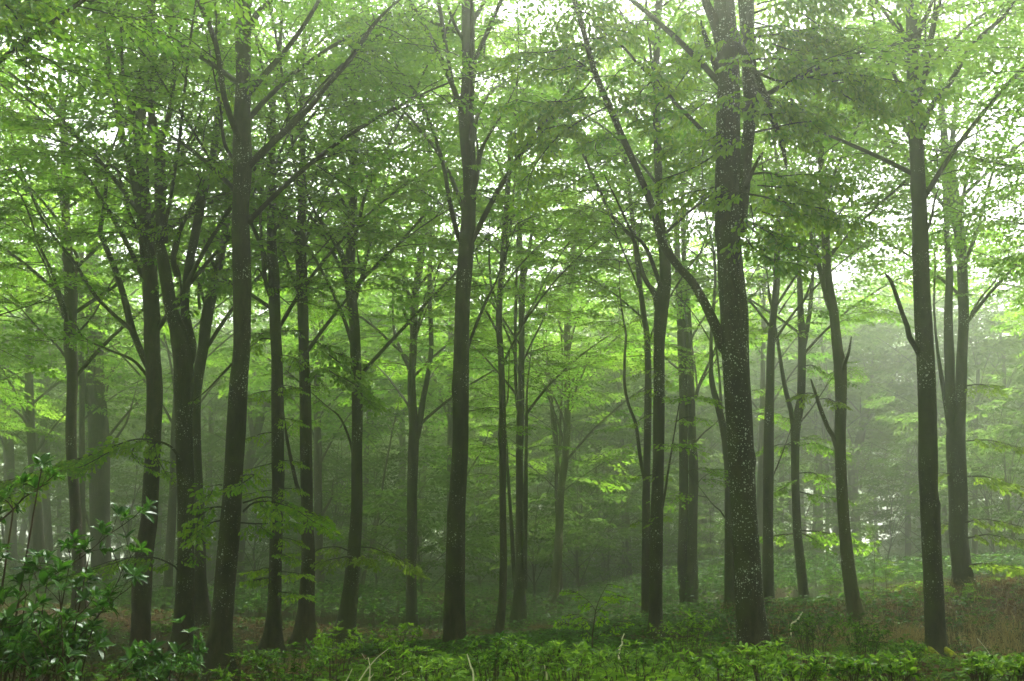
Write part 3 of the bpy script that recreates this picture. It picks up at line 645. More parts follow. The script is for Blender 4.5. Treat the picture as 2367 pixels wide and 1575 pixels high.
# ------------------------------------------------------------------ ground
bases = []
for t in TREES:
    P, _ = trace(t['trunk'], t['d'])
    bases.append(P[0])
bases = np.array(bases)
anch = [(x, y, 0.0) for x in (-14, -7, 0, 7, 14) for y in (-20, -8, 2, 8)] + [(-5, 11, -.05), (0, 12, -.05), (5, 12, 0), (9, 13, .1), (-9, 12, -.1)]
for a in np.linspace(-60, 60, 9):
    for r_ in (85, 150, 300):
        anch.append((r_ * math.sin(R(a)), r_ * math.cos(R(a)), -1.2 if a < -10 else (0.4 if a < 8 else 1.4)))
GP = np.vstack([bases, np.array(anch)])


# smooth terrain through every trunk foot (multiquadric fit)
def _mq(x, y):
    d2 = (x[:, None] - GP[None, :, 0])**2 + (y[:, None] - GP[None, :, 1])**2
    return np.sqrt(d2 + 2.5**2)


_K = _mq(GP[:, 0], GP[:, 1])
_W = np.linalg.solve(_K.T @ _K + 0.15 * np.eye(len(GP)), _K.T @ (GP[:, 2] - .2))


def ground_z(x, y):
    x = np.atleast_1d(np.asarray(x, float))
    y = np.atleast_1d(np.asarray(y, float))
    z = np.clip(_mq(x, y) @ _W + .2, -4.5, 2.6)
    z += .03 * np.sin(x * 1.3 + .7 * y) * np.sin(y * 1.1 - .5 * x) + .02 * np.sin(x * 3.1) * np.sin(y * 2.7)
    return z


print("ground residual", np.abs(ground_z(GP[:, 0], GP[:, 1]) - GP[:, 2]).max(), np.abs(ground_z(GP[:, 0], GP[:, 1]) - GP[:, 2]).mean())
gx = np.sinh(np.linspace(-5.2, 5.2, 221)) / math.sinh(5.2) * 420
gy = -70 + (np.sinh(np.linspace(-2.2, 5.2, 261)) - math.sinh(-2.2)) / (math.sinh(5.2) - math.sinh(-2.2)) * 490
XX, YY = np.meshgrid(gx, gy)
ZZ = np.concatenate([ground_z(XX.ravel()[i:i + 4000], YY.ravel()[i:i + 4000]) for i in range(0, XX.size, 4000)])
gm = MB()
nx, ny = len(gx), len(gy)
ii = (np.arange(ny - 1)[:, None] * nx + np.arange(nx - 1)[None])
gm.add(np.stack([XX.ravel(), YY.ravel(), ZZ], 1), np.stack([ii, ii + 1, ii + nx + 1, ii + nx], -1), smooth=True)
m, n, out = mat_new("forest_floor")
tc = N(n, "TexCoord")
a = N(n, "TexNoise"); a.inputs['Scale'].default_value = .35; a.inputs['Detail'].default_value = 6
b = N(n, "TexNoise"); b.inputs['Scale'].default_value = 14; b.inputs['Detail'].default_value = 8; b.inputs['Roughness'].default_value = .7
n.links.new(tc.outputs['Object'], a.inputs[0]); n.links.new(tc.outputs['Object'], b.inputs[0])
r1 = ramp(n, b.outputs[0], [(.40, (.012, .008, .004)), (.50, (.040, .024, .012)), (.62, (.10, .055, .030))])
r2 = ramp(n, b.outputs[0], [(.40, (.008, .016, .004)), (.60, (.04, .06, .014))])
r3 = ramp(n, a.outputs[0], [(.42, (0, 0, 0)), (.58, (1, 1, 1))])
mx = N(n, "Mix", data_type='RGBA')
n.links.new(r3.outputs[0], mx.inputs[0]); n.links.new(r1.outputs[0], mx.inputs[6]); n.links.new(r2.outputs[0], mx.inputs[7])
bs = N(n, "BsdfPrincipled"); bs.inputs['Roughness'].default_value = .95; bs.inputs['Specular IOR Level'].default_value = .05
bu = N(n, "Bump"); bu.inputs['Strength'].default_value = .8; bu.inputs['Distance'].default_value = .06
n.links.new(b.outputs[0], bu.inputs['Height']); n.links.new(bu.outputs[0], bs.inputs['Normal'])
n.links.new(mx.outputs[2], bs.inputs['Base Color']); n.links.new(bs.outputs[0], out.inputs[0])
tag(gm.build("ground", [m]), kind='structure')

# ------------------------------------------------------------------ leaves and sprays
def leaf_shape(fold=.22, near=True):
    """unit leaf along +X, normal +Z. near: two halves folded on the midrib"""
    if near:
        return np.array([[0, 0, 0], [.28, -.27, fold * .3], [.72, -.24, fold * .25], [1, 0, -.06],
                         [0, 0, 0], [1, 0, -.06], [.72, .24, fold * .25], [.28, .27, fold * .3]], float), 2
    return np.array([[0, 0, 0], [.45, -.33, fold * .4], [1, 0, -.05], [.45, .33, fold * .4]], float), 1


def frames(d, nrm):
    d = d / (np.linalg.norm(d, axis=-1, keepdims=True) + 1e-9)
    y = np.cross(nrm, d)
    y /= np.linalg.norm(y, axis=-1, keepdims=True) + 1e-9
    z = np.cross(d, y)
    return np.stack([d, y, z], -1)       # columns


def make_leaves(pos, d, nrm, size, shape):
    F = frames(d, nrm)
    V = np.einsum('nij,vj->nvi', F, shape) * size[:, None, None] + pos[:, None]
    return V


def spray_template(leaf, density, near, tilt, g):
    """one flat beech spray about 1 m long: leaf verts, twig polylines"""
    pos, dr, nr = [], [], []
    tw = [np.array([[0, 0, 0], [.35, .02, .02], [.7, -.02, -.01], [1.0, .02, -.09]])]

    def row(p0, ang, L, k):
        ds = np.array([math.cos(ang), math.sin(ang), 0])
        nn = max(2, int(L * density))
        for i in range(nn):
            f = (i + .6) / nn
            p = p0 + ds * L * f + np.array([0, 0, -.10 * (f * L)**2 + g.normal(0, .012)])
            sd_ = 1 if i % 2 else -1
            aa = ang + sd_ * g.uniform(.55, 1.05)
            if i == nn - 1:
                aa = ang
            pos.append(p)
            dr.append([math.cos(aa), math.sin(aa), -g.uniform(.02, .35 + tilt)])
            nr.append(np.array([g.normal(0, .25 + tilt), g.normal(0, .25 + tilt), 1.0]))
        return p0 + ds * L
    row(np.array([0., 0, 0]), 0, 1.0, 0)
    for j, x in enumerate((.12, .25, .38, .5, .62, .74, .85)):
        sgn = 1 if j % 2 else -1
        ang = sgn * g.uniform(.6, .95)
        L = (1 - x) * .55 + .14
        p0 = np.array([x, 0, -.09 * x * x])
        e = row(p0, ang, L, 1)
        tw.append(np.array([p0, (p0 + e) / 2 + [0, 0, .01], e]))
    pos, dr, nr = map(np.array, (pos, dr, nr))
    sh, nq = leaf_shape(near=near)
    V = make_leaves(pos, dr, nr, g.uniform(.75, 1.2, len(pos)) * leaf, sh)
    return V.reshape(-1, 3), len(pos) * nq, tw


G0 = np.random.default_rng(3)
SPR = {
    'near': [spray_template(.25, 5.5, True, .75, G0) for _ in range(6)],
    'mid': [spray_template(.125, 11.5, False, .22, G0) for _ in range(6)],
    'far': [spray_template(.19, 6.6, False, .2, G0) for _ in range(6)],
}


class Foliage:
    def __init__(s, seed=0):
        s.g = np.random.default_rng(seed)
        s.items = {}
        s.mb = MB()

    def spray(s, lod, p, az, pitch, roll, sc, tint=.5):
        s.items.setdefault((lod, int(s.g.integers(6))), []).append((*p, az, pitch, roll, sc, tint))

    def flush(s, leafmat, twigmat, twigs=True):
        for (lod, k), L in s.items.items():
            A = np.array(L, float)
            V, nq, tw = SPR[lod][k]
            az, pi_, ro, sc, ti = A[:, 3], A[:, 4], A[:, 5], A[:, 6], A[:, 7]
            ca, sa, cp, sp, cr, sr = np.cos(az), np.sin(az), np.cos(pi_), np.sin(pi_), np.cos(ro), np.sin(ro)
            Z0 = np.zeros_like(ca)
            Rz = np.stack([np.stack([ca, -sa, Z0], -1), np.stack([sa, ca, Z0], -1), np.stack([Z0, Z0, Z0 + 1], -1)], 1)
            Ry = np.stack([np.stack([cp, Z0, -sp], -1), np.stack([Z0, Z0 + 1, Z0], -1), np.stack([sp, Z0, cp], -1)], 1)
            Rx = np.stack([np.stack([Z0 + 1, Z0, Z0], -1), np.stack([Z0, cr, -sr], -1), np.stack([Z0, sr, cr], -1)], 1)
            Mx = Rz @ Ry @ Rx * sc[:, None, None]
            W = np.einsum('nij,vj->nvi', Mx, V) + A[:, None, :3]
            nv = len(V)
            nn = len(A) * nv // 4
            tn = np.clip(np.repeat(ti, nq) + s.g.normal(0, .16, len(A) * nq), 0, 1)
            s.mb.add(W.reshape(-1, 3), np.arange(nn * 4).reshape(-1, 4), leafmat, tn)
            if twigs:
                for j, tp in enumerate(tw[: (8 if lod == 'near' else 4 if lod == 'mid' else 1)]):
                    P = np.einsum('nij,vj->nvi', Mx, tp) + A[:, None, :3]
                    r_ = .006 if j == 0 else .0035
                    if lod != 'near':
                        r_ *= 1.5
                    # three-sided tubes, vectorised
                    k3 = len(tp)
                    th = np.array([0, 2.09, 4.19])
                    off = np.stack([np.cos(th), np.zeros(3), np.sin(th)], 1)
                    rad = np.linspace(1, .4, k3) * r_
                    Q = P[:, :, None] + off[None, None] * rad[None, :, None, None]
                    base = (np.arange(len(A))[:, None, None] * k3 + np.arange(k3 - 1)[None, :, None]) * 3
                    jj = np.arange(3)[None, None]
                    j2 = (jj + 1) % 3
                    s.mb.add(Q.reshape(-1, 3), np.stack([base + jj, base + j2, base + 3 + j2, base + 3 + jj], -1).reshape(-1, 4), twigmat, smooth=True)
        s.items = {}

    def along(s, P, Rr, lod, sc, step=.22, start=.15, tint=.5, spread=1.0, twigmat=1, tube=True, droop=0.0):
        """sprays on both sides of a branch"""
        P, Rr = spline(P, Rr, .12)
        if tube:
            s.mb.tube(P, np.maximum(Rr, .004), 5, twigmat)
        h = np.concatenate([[0], np.cumsum(np.linalg.norm(np.diff(P, axis=0), axis=1))])
        x = start * h[-1]
        side = 1
        g = s.g
        while x < h[-1]:
            i = min(int(np.searchsorted(h, x)), len(P) - 2)
            d = P[i + 1] - P[i]
            az = math.atan2(d[1], d[0]) + side * g.uniform(.35, 1.2) * spread
            s.spray(lod, P[i], az, g.normal(-.10 - droop, .20), g.normal(0, .3), sc * g.uniform(.7, 1.2), np.clip(tint + g.normal(0, .12), 0, 1))
            side = -side
            x += step * g.uniform(.7, 1.3)
        d = P[-1] - P[-2]
        s.spray(lod, P[-1], math.atan2(d[1], d[0]), -.1 - droop, g.normal(0, .2), sc, tint)


def crown(fo, axis, arad, hb, ht, Rc, nl, lod, zb, dens=1.0, tint=.5, leafscale=1.0):
    """branches of a beech crown: limbs climb out from the trunk axis, side branches level off and carry flat sprays"""
    g = fo.g
    zz = axis[:, 2] - zb
    for k in range(nl):
        f = (k + g.uniform(.2, .8)) / nl
        h = hb - 1.5 + (ht - hb) * f
        i = int(np.argmin(abs(zz - h)))
        p0 = axis[i]
        az = k * 2.4 + g.uniform(-.5, .5)
        prof = Rc * (0.75 + .45 * math.sin(math.pi * min(1, f + .15))) * g.uniform(.75, 1.15)
        if f > .75:
            prof *= .7
        el = R(g.uniform(34, 68))
        p = p0.copy()
        pts = [p0]
        L = prof / max(.45, math.cos(el) * .95)
        ns = 7
        for j in range(ns):
            e = el * (1 - .6 * j / ns)
            az += g.normal(0, .10)
            p = p + np.array([math.cos(az) * math.cos(e), math.sin(az) * math.cos(e), math.sin(e)]) * L / ns
            pts.append(p)
        pts = np.array(pts)
        r0 = min(arad[i] * .4, .025 + .008 * prof)
        rr = np.linspace(r0, .010, len(pts))
        q, qr = spline(pts, rr, .5)
        fo.mb.tube(q, qr, 5, 1)
        nb = int(round(prof * 1.5 * dens)) + 2
        for b_ in range(nb):
            fb = .22 + .78 * (b_ + g.uniform(0, 1)) / nb
            jx = min(len(q) - 2, int(fb * (len(q) - 1)))
            s0 = q[jx]
            dd = q[jx + 1] - q[jx]
            a2 = math.atan2(dd[1], dd[0]) + (1 if b_ % 2 else -1) * g.uniform(.4, 1.15)
            bl = g.uniform(.9, 2.0) * (1.25 - .5 * fb) * (Rc / 4.5)
            e2 = R(g.uniform(-4, 28))
            bp = [s0]
            pp = s0
            for j in range(3):
                pp = pp + np.array([math.cos(a2) * math.cos(e2), math.sin(a2) * math.cos(e2), math.sin(e2)]) * bl / 3
                e2 -= R(g.uniform(4, 14))
                a2 += g.normal(0, .18)
                bp.append(pp)
            bp = np.array(bp)
            fo.mb.tube(bp, np.linspace(.016, .005, 4), 3, 1)
            nsp = max(2, int(bl * 2.1))
            for j in range(nsp):
                fs = (j + 1) / nsp
                x = fs * 3
                i0 = min(2, int(x))
                ps = bp[i0] + (bp[i0 + 1] - bp[i0]) * (x - i0)
                a3 = a2 + (0 if j == nsp - 1 else (1 if j % 2 else -1) * g.uniform(.3, 1.0))
                fo.spray(lod, ps, a3, g.normal(-.08, .16), g.normal(0, .22), g.uniform(.8, 1.35) * leafscale, np.clip(tint + g.normal(0, .15), 0, 1))


# ------------------------------------------------------------------ build the traced trees
g = np.random.default_rng(21)
for ti, t in enumerate(TREES):
    d = t['d']
    if t['mat'] == 'bark' and t['key'] != 'n3':
        t['mat'] = ('bark', 'bark_brown', 'bark_green')[ti % 3]
    P, Rr = trace(t['trunk'], d)
    base = P[0].copy()
    near = d < 26
    lod = 'mid' if d < 34 else 'far'
    seg = 28 if d < 23 else 16 if d < 34 else 9
    # carry the trunk on above the traced part up to the crown top
    hb, ht, Rc, nl = t['crown']
    top = P[-1]
    dirn = P[-1] - P[-2]
    dirn = dirn / np.linalg.norm(dirn) + np.array([0, 0, .6])
    dirn /= np.linalg.norm(dirn)
    rest = base[2] + ht - top[2]
    k = max(1, int(rest / 2.0))
    pe, re_ = list(P), list(Rr)
    for j in range(k):
        pe.append(pe[-1] + (dirn + g.normal(0, .06, 3) * [1, 1, 0]) * max(rest, 1.0) / k)
        re_.append(max(.02, Rr[-1] * (1 - (j + 1) / k * .9)))
    pe, re_ = np.array(pe), np.array(re_)
    # bury the foot
    pe = np.vstack([pe[0] - [0, 0, .5], pe])
    re_ = np.concatenate([[re_[0] * 1.05], re_])
    root = empty("beech_tree", base)
    tag(root, t['label'], "tree", "beech trees of the misty wood")
    A, Ar = spline(pe, re_, .12 if near else .35)
    mb = MB()
    mb.tube(A, Ar, seg, 0, noise=.035, flare=t.get('flare', .3) * 1.5, bumps=t.get('bumps', 4), seed=ti, bury=.5)
    tr = mb.build("trunk", [M[t['mat']]], root, base)
    fo = Foliage(100 + ti)
    for li, ls in enumerate(t['limbs']):
        dr = float(g.uniform(-.05, .05))
        LP, LR = trace(ls, d, dr)
        n_ext = 1 if ls.split()[0] else 0
        tipdir = LP[-1] - LP[-2]
        tipdir /= np.linalg.norm(tipdir)
        stub = t['key'] in ('n4',) and li == 0 or t['key'] == 'n1' and li in (3, 5) or t['key'] == 't21' and li in (0, 1)
        if not stub:
            up = tipdir + np.array([g.normal(0, .1), g.normal(0, .3), .25])
            up /= np.linalg.norm(up)
            L = 1.6
            r_e = LR[-1]
            LP = np.vstack([LP, LP[-1] + up * L * .5, LP[-1] + up * L])
            LR = np.concatenate([LR, [r_e * .7, .012]])
        q, qr = spline(LP, LR, .12 if near else .3)
        lm = MB()
        sg = 14 if near else 8
        lm.tube(q, np.maximum(qr, .008), sg, 0, noise=.05, seed=li)
        if stub:   # close the broken end with a jagged tip
            e = q[-1] + tipdir * qr[-1] * 2.5
            lm.tube(np.array([q[-1], e]), np.array([qr[-1], qr[-1] * .15]), sg, 0)
        lo = lm.build("limb", [M[t['mat']]], tr, base)
        # leafy side branches on the outer part of the limb
        if t['leafy'] and not stub:
            hh = np.concatenate([[0], np.cumsum(np.linalg.norm(np.diff(q, axis=0), axis=1))])
            x = hh[-1] * (1 - t['leafy'])
            while x < hh[-1]:
                i = min(len(q) - 2, int(np.searchsorted(hh, x)))
                dd = q[i + 1] - q[i]
                az = math.atan2(dd[1], dd[0]) + g.choice([-1, 1]) * g.uniform(.5, 1.6)
                bl = g.uniform(.5, 1.5)
                e2 = R(g.uniform(0, 35))
                bp = [q[i]]
                for j in range(3):
                    bp.append(bp[-1] + np.array([math.cos(az) * math.cos(e2), math.sin(az) * math.cos(e2), math.sin(e2)]) * bl / 3)
                    e2 -= R(10)
                fo.along(np.array(bp), np.linspace(.014, .005, 4), lod, .75, step=.4, start=.3)
                x += g.uniform(.35, .8)
    fo.flush(0, 1)
    crown(fo, A, Ar, hb, ht, Rc, nl, lod, base[2], dens=1.5 if d < 34 else 1.3, leafscale=1.0 if d < 45 else 1.4, tint=float(np.clip(g.normal(.5, .12), .2, .8)))
    fo.flush(0, 1)
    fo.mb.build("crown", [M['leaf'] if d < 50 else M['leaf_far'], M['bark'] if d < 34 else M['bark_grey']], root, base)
    for ls, dd, lm_, sc in t['low']:
        f2 = Foliage(900 + len(ls) + int(d * 10) + int(sc * 100))
        LP, LR = trace(ls, dd)
        LP[:, 1] += np.linspace(0, f2.g.normal(0, .5), len(LP))
        f2.along(LP, LR, 'near', sc, step=.15 if sc > .3 else .6, start=.12, tint=.5, droop=.30)
        f2.flush(0, 1)
        f2.mb.build("leafy_branch", [M[lm_], M['bark']], tr, base)

# ------------------------------------------------------------------ bough of a tree standing just outside the view
def extra_tree(label, trunk, d, mat, low, crown_=None, limbs=(), seed=0, name="beech_tree", group="beech trees of the misty wood"):
    P, Rr = trace(trunk, d)
    base = P[0].copy()
    base[2] = ground_z(base[0], base[1])[0]
    P[0] = base - [0, 0, .3]
    root = empty(name, base)
    tag(root, label, "tree", group)
    q, qr = spline(P, Rr, .2)
    mb = MB()
    mb.tube(q, qr, 14, 0, noise=.035, flare=.2, seed=seed, bury=.3)
    tr = mb.build("trunk", [M[mat]], root, base)
    if crown_:
        fo = Foliage(seed)
        crown(fo, q, qr, *crown_, 'mid', base[2])
        fo.flush(0, 1)
        fo.mb.build("crown", [M['leaf'], M['bark']], root, base)
    for ls, dd, lm_, sc in low:
        f2 = Foliage(seed + len(ls))
        LP, LR = trace(ls, dd)
        f2.along(LP, LR, 'near', sc, step=.15, start=.1, tint=.45, droop=.25)
        f2.flush(0, 1)
        f2.mb.build("leafy_branch", [M[lm_], M['bark']], tr, base)
    return root


extra_tree("leafy bough drooping into the upper corner from a beech whose trunk stays out of view",
           "B -560,1700,170 -540,1000,150 A -540,1300,140 -520,400,130 -520,-200,120 -520,-900,90 -500,-1800,40", 12.5, 'bark',
           [("A -520,500,30 -300,200,26 -120,20,20 0,-20,14 120,60,9 180,120,5", 12.5, 'leaf_near', .42),
            ("A -20,-20,9 60,60,7 110,160,6 120,260,5 115,340,4 130,420,2", 12.2, 'leaf_near', .30), ("A 60,40,7 160,90,5 220,120,3", 12.4, 'leaf_near', .4),
            ("A -100,20,9 0,80,7 60,200,5 90,280,4 150,310,3", 12.6, 'leaf_near', .38), ("A -20,-30,8 100,-10,6 200,10,5 290,40,3", 12.3, 'leaf_near', .4),
            ("A -100,30,8 -30,100,6 20,180,3", 12.0, 'leaf_near', .42), ("A 60,0,6 120,30,5 150,90,3", 12.8, 'leaf_near', .4), ("A -60,0,8 40,-40,6 150,-60,4", 12.5, 'leaf_near', .42)],
           crown_=(8, 17, 3.5, 8), seed=71)

# ------------------------------------------------------------------ unseen beeches added beside and behind the viewer to shade the near air
def ring(places, hb, R_, nl, label, seed):
    fo = Foliage(seed)
    ax = np.array([[0, 0, -.4], [.1, 0, 5], [0, .1, 10], [.1, 0, 15], [0, 0, 20.0]])
    q, qr = spline(ax, np.array([.27, .22, .18, .12, .03]), .5)
    tb = MB()
    tb.tube(q, qr, 12, 0, noise=.03)
    crown(fo, q, qr, hb, 20, R_, nl, 'mid', 0, dens=1.2)
    fo.flush(0, 1, twigs=False)
    b0 = np.zeros(3)
    r0_ = empty("beech_tree", b0)
    t0_ = tb.build("trunk", [M['bark']], r0_, b0)
    c0_ = fo.mb.build("crown", [M['leaf'], M['bark']], r0_, b0)
    for k, (x, y) in enumerate(places):
        r1_, t1_, c1_ = (r0_, t0_, c0_) if k == 0 else (r0_.copy(), t0_.copy(), c0_.copy())
        if k:
            for o in (r1_, t1_, c1_):
                col.objects.link(o)
            t1_.parent = r1_
            c1_.parent = r1_
        r1_.location = (x, y, float(ground_z(x, y)[0]))
        r1_.rotation_euler = (0, 0, k * 1.7)
        tag(r1_, label, "tree", "unseen shade beeches added round the viewer")


ring(FLANK, 10.5, 6.2, 18, "tall-boled beech added out of view to shade air near the viewer", 31)
ring(SIDE, 4.5, 6.0, 24, "low-branched beech added out of view to block side light round the wood", 32)

# ------------------------------------------------------------------ young understorey trees with low tiered crowns
YOUNG = [  # crop px x, px y of the foot, distance, height, crown radius, label
    (('D', 1150, 1210), 44, 8.5, 3.6, "dark young beech with low tiered boughs beyond the sweeping olive beech"),
    (('D', 960, 1190), 40, 5.5, 2.4, "bushy young beech between the clustered stems and the sweeping olive beech"),
    (('D', 440, 1240), 36, 6.0, 2.2, "thin-stemmed sapling with level twigs right beside the forked parallel stems"),
    (('D', 240, 1160), 46, 8.0, 3.4, "shadowy young beech with drooping boughs behind the curving beech"),
    (('B', 1500, 1180), 47, 8.5, 3.6, "shadowy young beech behind the two root-flared dark beeches"),
    (('D', 700, 1180), 52, 9.0, 3.4, "hazy young beech in the dim space past the lone central beech"),
    (('D', 1290, 1190), 50, 7.0, 3.0, "hazy low-branched young beech by the crooked thin stem"),
    (('G', 940, 1060), 50, 6.0, 3.2, "pale spreading young beech glowing in the misty hollow"),
    (('G', 1130, 1040), 52, 8.0, 3.6, "pale young beech behind the mossy-rooted beech"),
    (('G', 1430, 1040), 44, 8.0, 3.2, "dark conical young tree out beyond the yellow level boughs"),
    (('G', 1540, 1030), 40, 7.5, 3.0, "dense young tree at the far edge beside the yellow level boughs"),
    (('G', 640, 1120), 46, 4.0, 2.0, "low bushy sapling before the pale trunks in the white gap"),
    (('G', 150, 1170), 45, 5.5, 2.4, "feathery young beech filling the gap before the biggest flecked tree"),
    (('B', 560, 1180), 50, 9.0, 3.4, "hazy young beech between the thick grey trunk and the tall dark beech"),
    (('B', 130, 1180), 55, 9.0, 3.6, "misty young beech between the faded edge trunk and the close pair"),
    (('B', 1180, 1200), 48, 8.0, 3.2, "misty young beech with low boughs behind the leaf-tiered trunk"),
    (('B', 880, 1190), 52, 9.0, 3.4, "misty young beech hidden beyond the forked beech"),
    (('D', 1520, 1200), 48, 8.0, 3.0, "misty young beech low behind the yellow-tufted dark tree"),
    (('G', 340, 1150), 50, 8.0, 3.0, "misty young beech low behind the straight dark beech"),
    (('D', 60, 1170), 58, 10.0, 3.8, "faint young beech far back between the curving beech and its root-flared neighbour"),
]
for i, (pp, d, h, rc, lab) in enumerate(YOUNG):
    d, h, rc = d * 1.15, h, rc
    cx_, cy_ = CROP[pp[0]]
    p, mpp = pw(cx_ + pp[1] * CS, cy_ + pp[2] * CS, d)
    z = ground_z(p[0], p[1])[0]
    base = np.array([p[0], p[1], z])
    root = empty("young_beech", base)
    tag(root, lab, "young tree", "young trees of the understorey")
    gg = np.random.default_rng(500 + i)
    n_ = 8
    ax = base + np.stack([np.cumsum(gg.normal(0, .10, n_)), np.cumsum(gg.normal(0, .10, n_)), np.linspace(-.2, h, n_)], 1)
    ar = np.linspace(.075, .012, n_) * (h / 7)
    q, qr = spline(ax, ar, .3)
    mb = MB()
    mb.tube(q, qr, 7, 0, noise=.03)
    mb.build("trunk", [M['bark_grey']], root, base)
    fo = Foliage(600 + i)
    crown(fo, q, qr, 2.2, h, rc, 17, 'far' if d > 40 else 'mid', z, dens=.8, tint=.35)
    fo.flush(0, 1)
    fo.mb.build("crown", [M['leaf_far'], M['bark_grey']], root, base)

# ------------------------------------------------------------------ the far wood, one mass in the mist
fo = Foliage(77)
tk = MB()
gg = np.random.default_rng(88)
cnt = 0
taken = []
for k in range(4000):
    if cnt >= NFAR:
        break
    az = R(gg.uniform(-36, 36))
    rr = 57 + 92 * gg.uniform(0, 1)**.85
    x, y = rr * math.sin(az), rr * math.cos(az)
    if y < 54 or any((x - a)**2 + (y - b)**2 < 4.6**2 for a, b in taken):
        continue
    # the wood thins towards two bright openings
    px = 1183.5 + FPX * x / y
    gap = 1600 < px < 1680 or 1790 < px < 1960 or 180 < px < 310 or 890 < px < 1010 or px < 60
    gap = gap or 1960 < px < 2090
    if 1960 < px < 2100 and gg.uniform() < .35:
        continue
    if gap and gg.uniform() < .45:
        continue
    taken.append((x, y))
    cnt += 1
    slim = y < 82
    z = ground_z(x, y)[0]
    h = gg.uniform(22, 32) if not (880 < px < 1350 or px > 1900) else gg.uniform(19, 27)
    ax = np.array([x, y, z]) + np.stack([np.cumsum(gg.normal(0, .2, 7)), np.cumsum(gg.normal(0, .2, 7)), np.linspace(-.3, h, 7)], 1)
    ar = np.linspace(gg.uniform(.13, .23) if slim else gg.uniform(.17, .34), .03, 7)
    q, qr = spline(ax, ar, .8)
    tk.tube(q, qr, 7, 0, noise=.04)
    low_ = gg.uniform() < .25 and not gap and y > 82
    crown(fo, q, qr, 3.0 if low_ else 10.0 if slim else 6.0, h * (.8 if slim else 1), 3.6 if slim else 5.0, 15 if slim else 21, 'far', z, dens=.74, tint=.5, leafscale=1.4 if slim else 1.7)
for k in range(80):      # thickets under the far trees close most of the view to the open
    az = R(gg.uniform(-34, 34))
    y = gg.uniform(82, 145)
    x = y * math.tan(az)
    px = 1183.5 + FPX * x / y
    if 1600 < px < 1675 or 1790 < px < 1955 or 190 < px < 310 or 890 < px < 1010 or px < 60 or (1955 < px < 2100 and k % 4):
        continue
    z = ground_z(x, y)[0]
    h = gg.uniform(4, 8.5)
    ax = np.array([x, y, z]) + np.array([[0, 0, -.2], [0, 0, h * .5], [0, 0, h]])
    q, qr = spline(ax, np.array([.09, .06, .02]), .8)
    tk.tube(q, qr, 5, 0)
    crown(fo, q, qr, 1.2, h, 3.6, 12, 'far', z, dens=.7, tint=.3, leafscale=1.7)
fo.flush(0, 1, twigs=False)
fo.mb.v += tk.v
for q_ in tk.q:
    fo.mb.q.append(q_ + fo.mb.n)
fo.mb.m += [np.full(len(q_), 1, np.int32) for q_ in tk.q]
fo.mb.t += tk.t
fo.mb.sm += tk.sm
fo.mb.n += tk.n
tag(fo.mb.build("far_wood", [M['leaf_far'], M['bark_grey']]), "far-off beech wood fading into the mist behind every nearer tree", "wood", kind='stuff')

# ------------------------------------------------------------------ ground cover
def sprig(kind, g):
    """unit-height sprig"""
    pos, dr, nr = [], [], []
    lean = g.normal(0, .25, 2)
    nl = {'bramble': 5, 'small': 7}[kind]
    for i in range(nl):
        f = .35 + .65 * (i + g.uniform(.3, 1)) / nl
        az = i * 2.4 + g.uniform(-.4, .4)
        c = np.array([lean[0] * f * f, lean[1] * f * f, f])
        st = c + np.array([math.cos(az), math.sin(az), .2]) * .22 * (1.2 - .6 * f)
        for da in ((-1.15, 0, 1.15) if kind == 'bramble' else (0,)):
            a = az + da
            pos.append(st)
            dr.append([math.cos(a), math.sin(a), g.uniform(-.35, .25)])
            nr.append([g.normal(0, .6), g.normal(0, .6), 1])
    return np.array(pos), np.array(dr, float), np.array(nr, float), lean


SG = {k: [sprig(k, G0) for _ in range(8)] for k in ('bramble', 'small')}


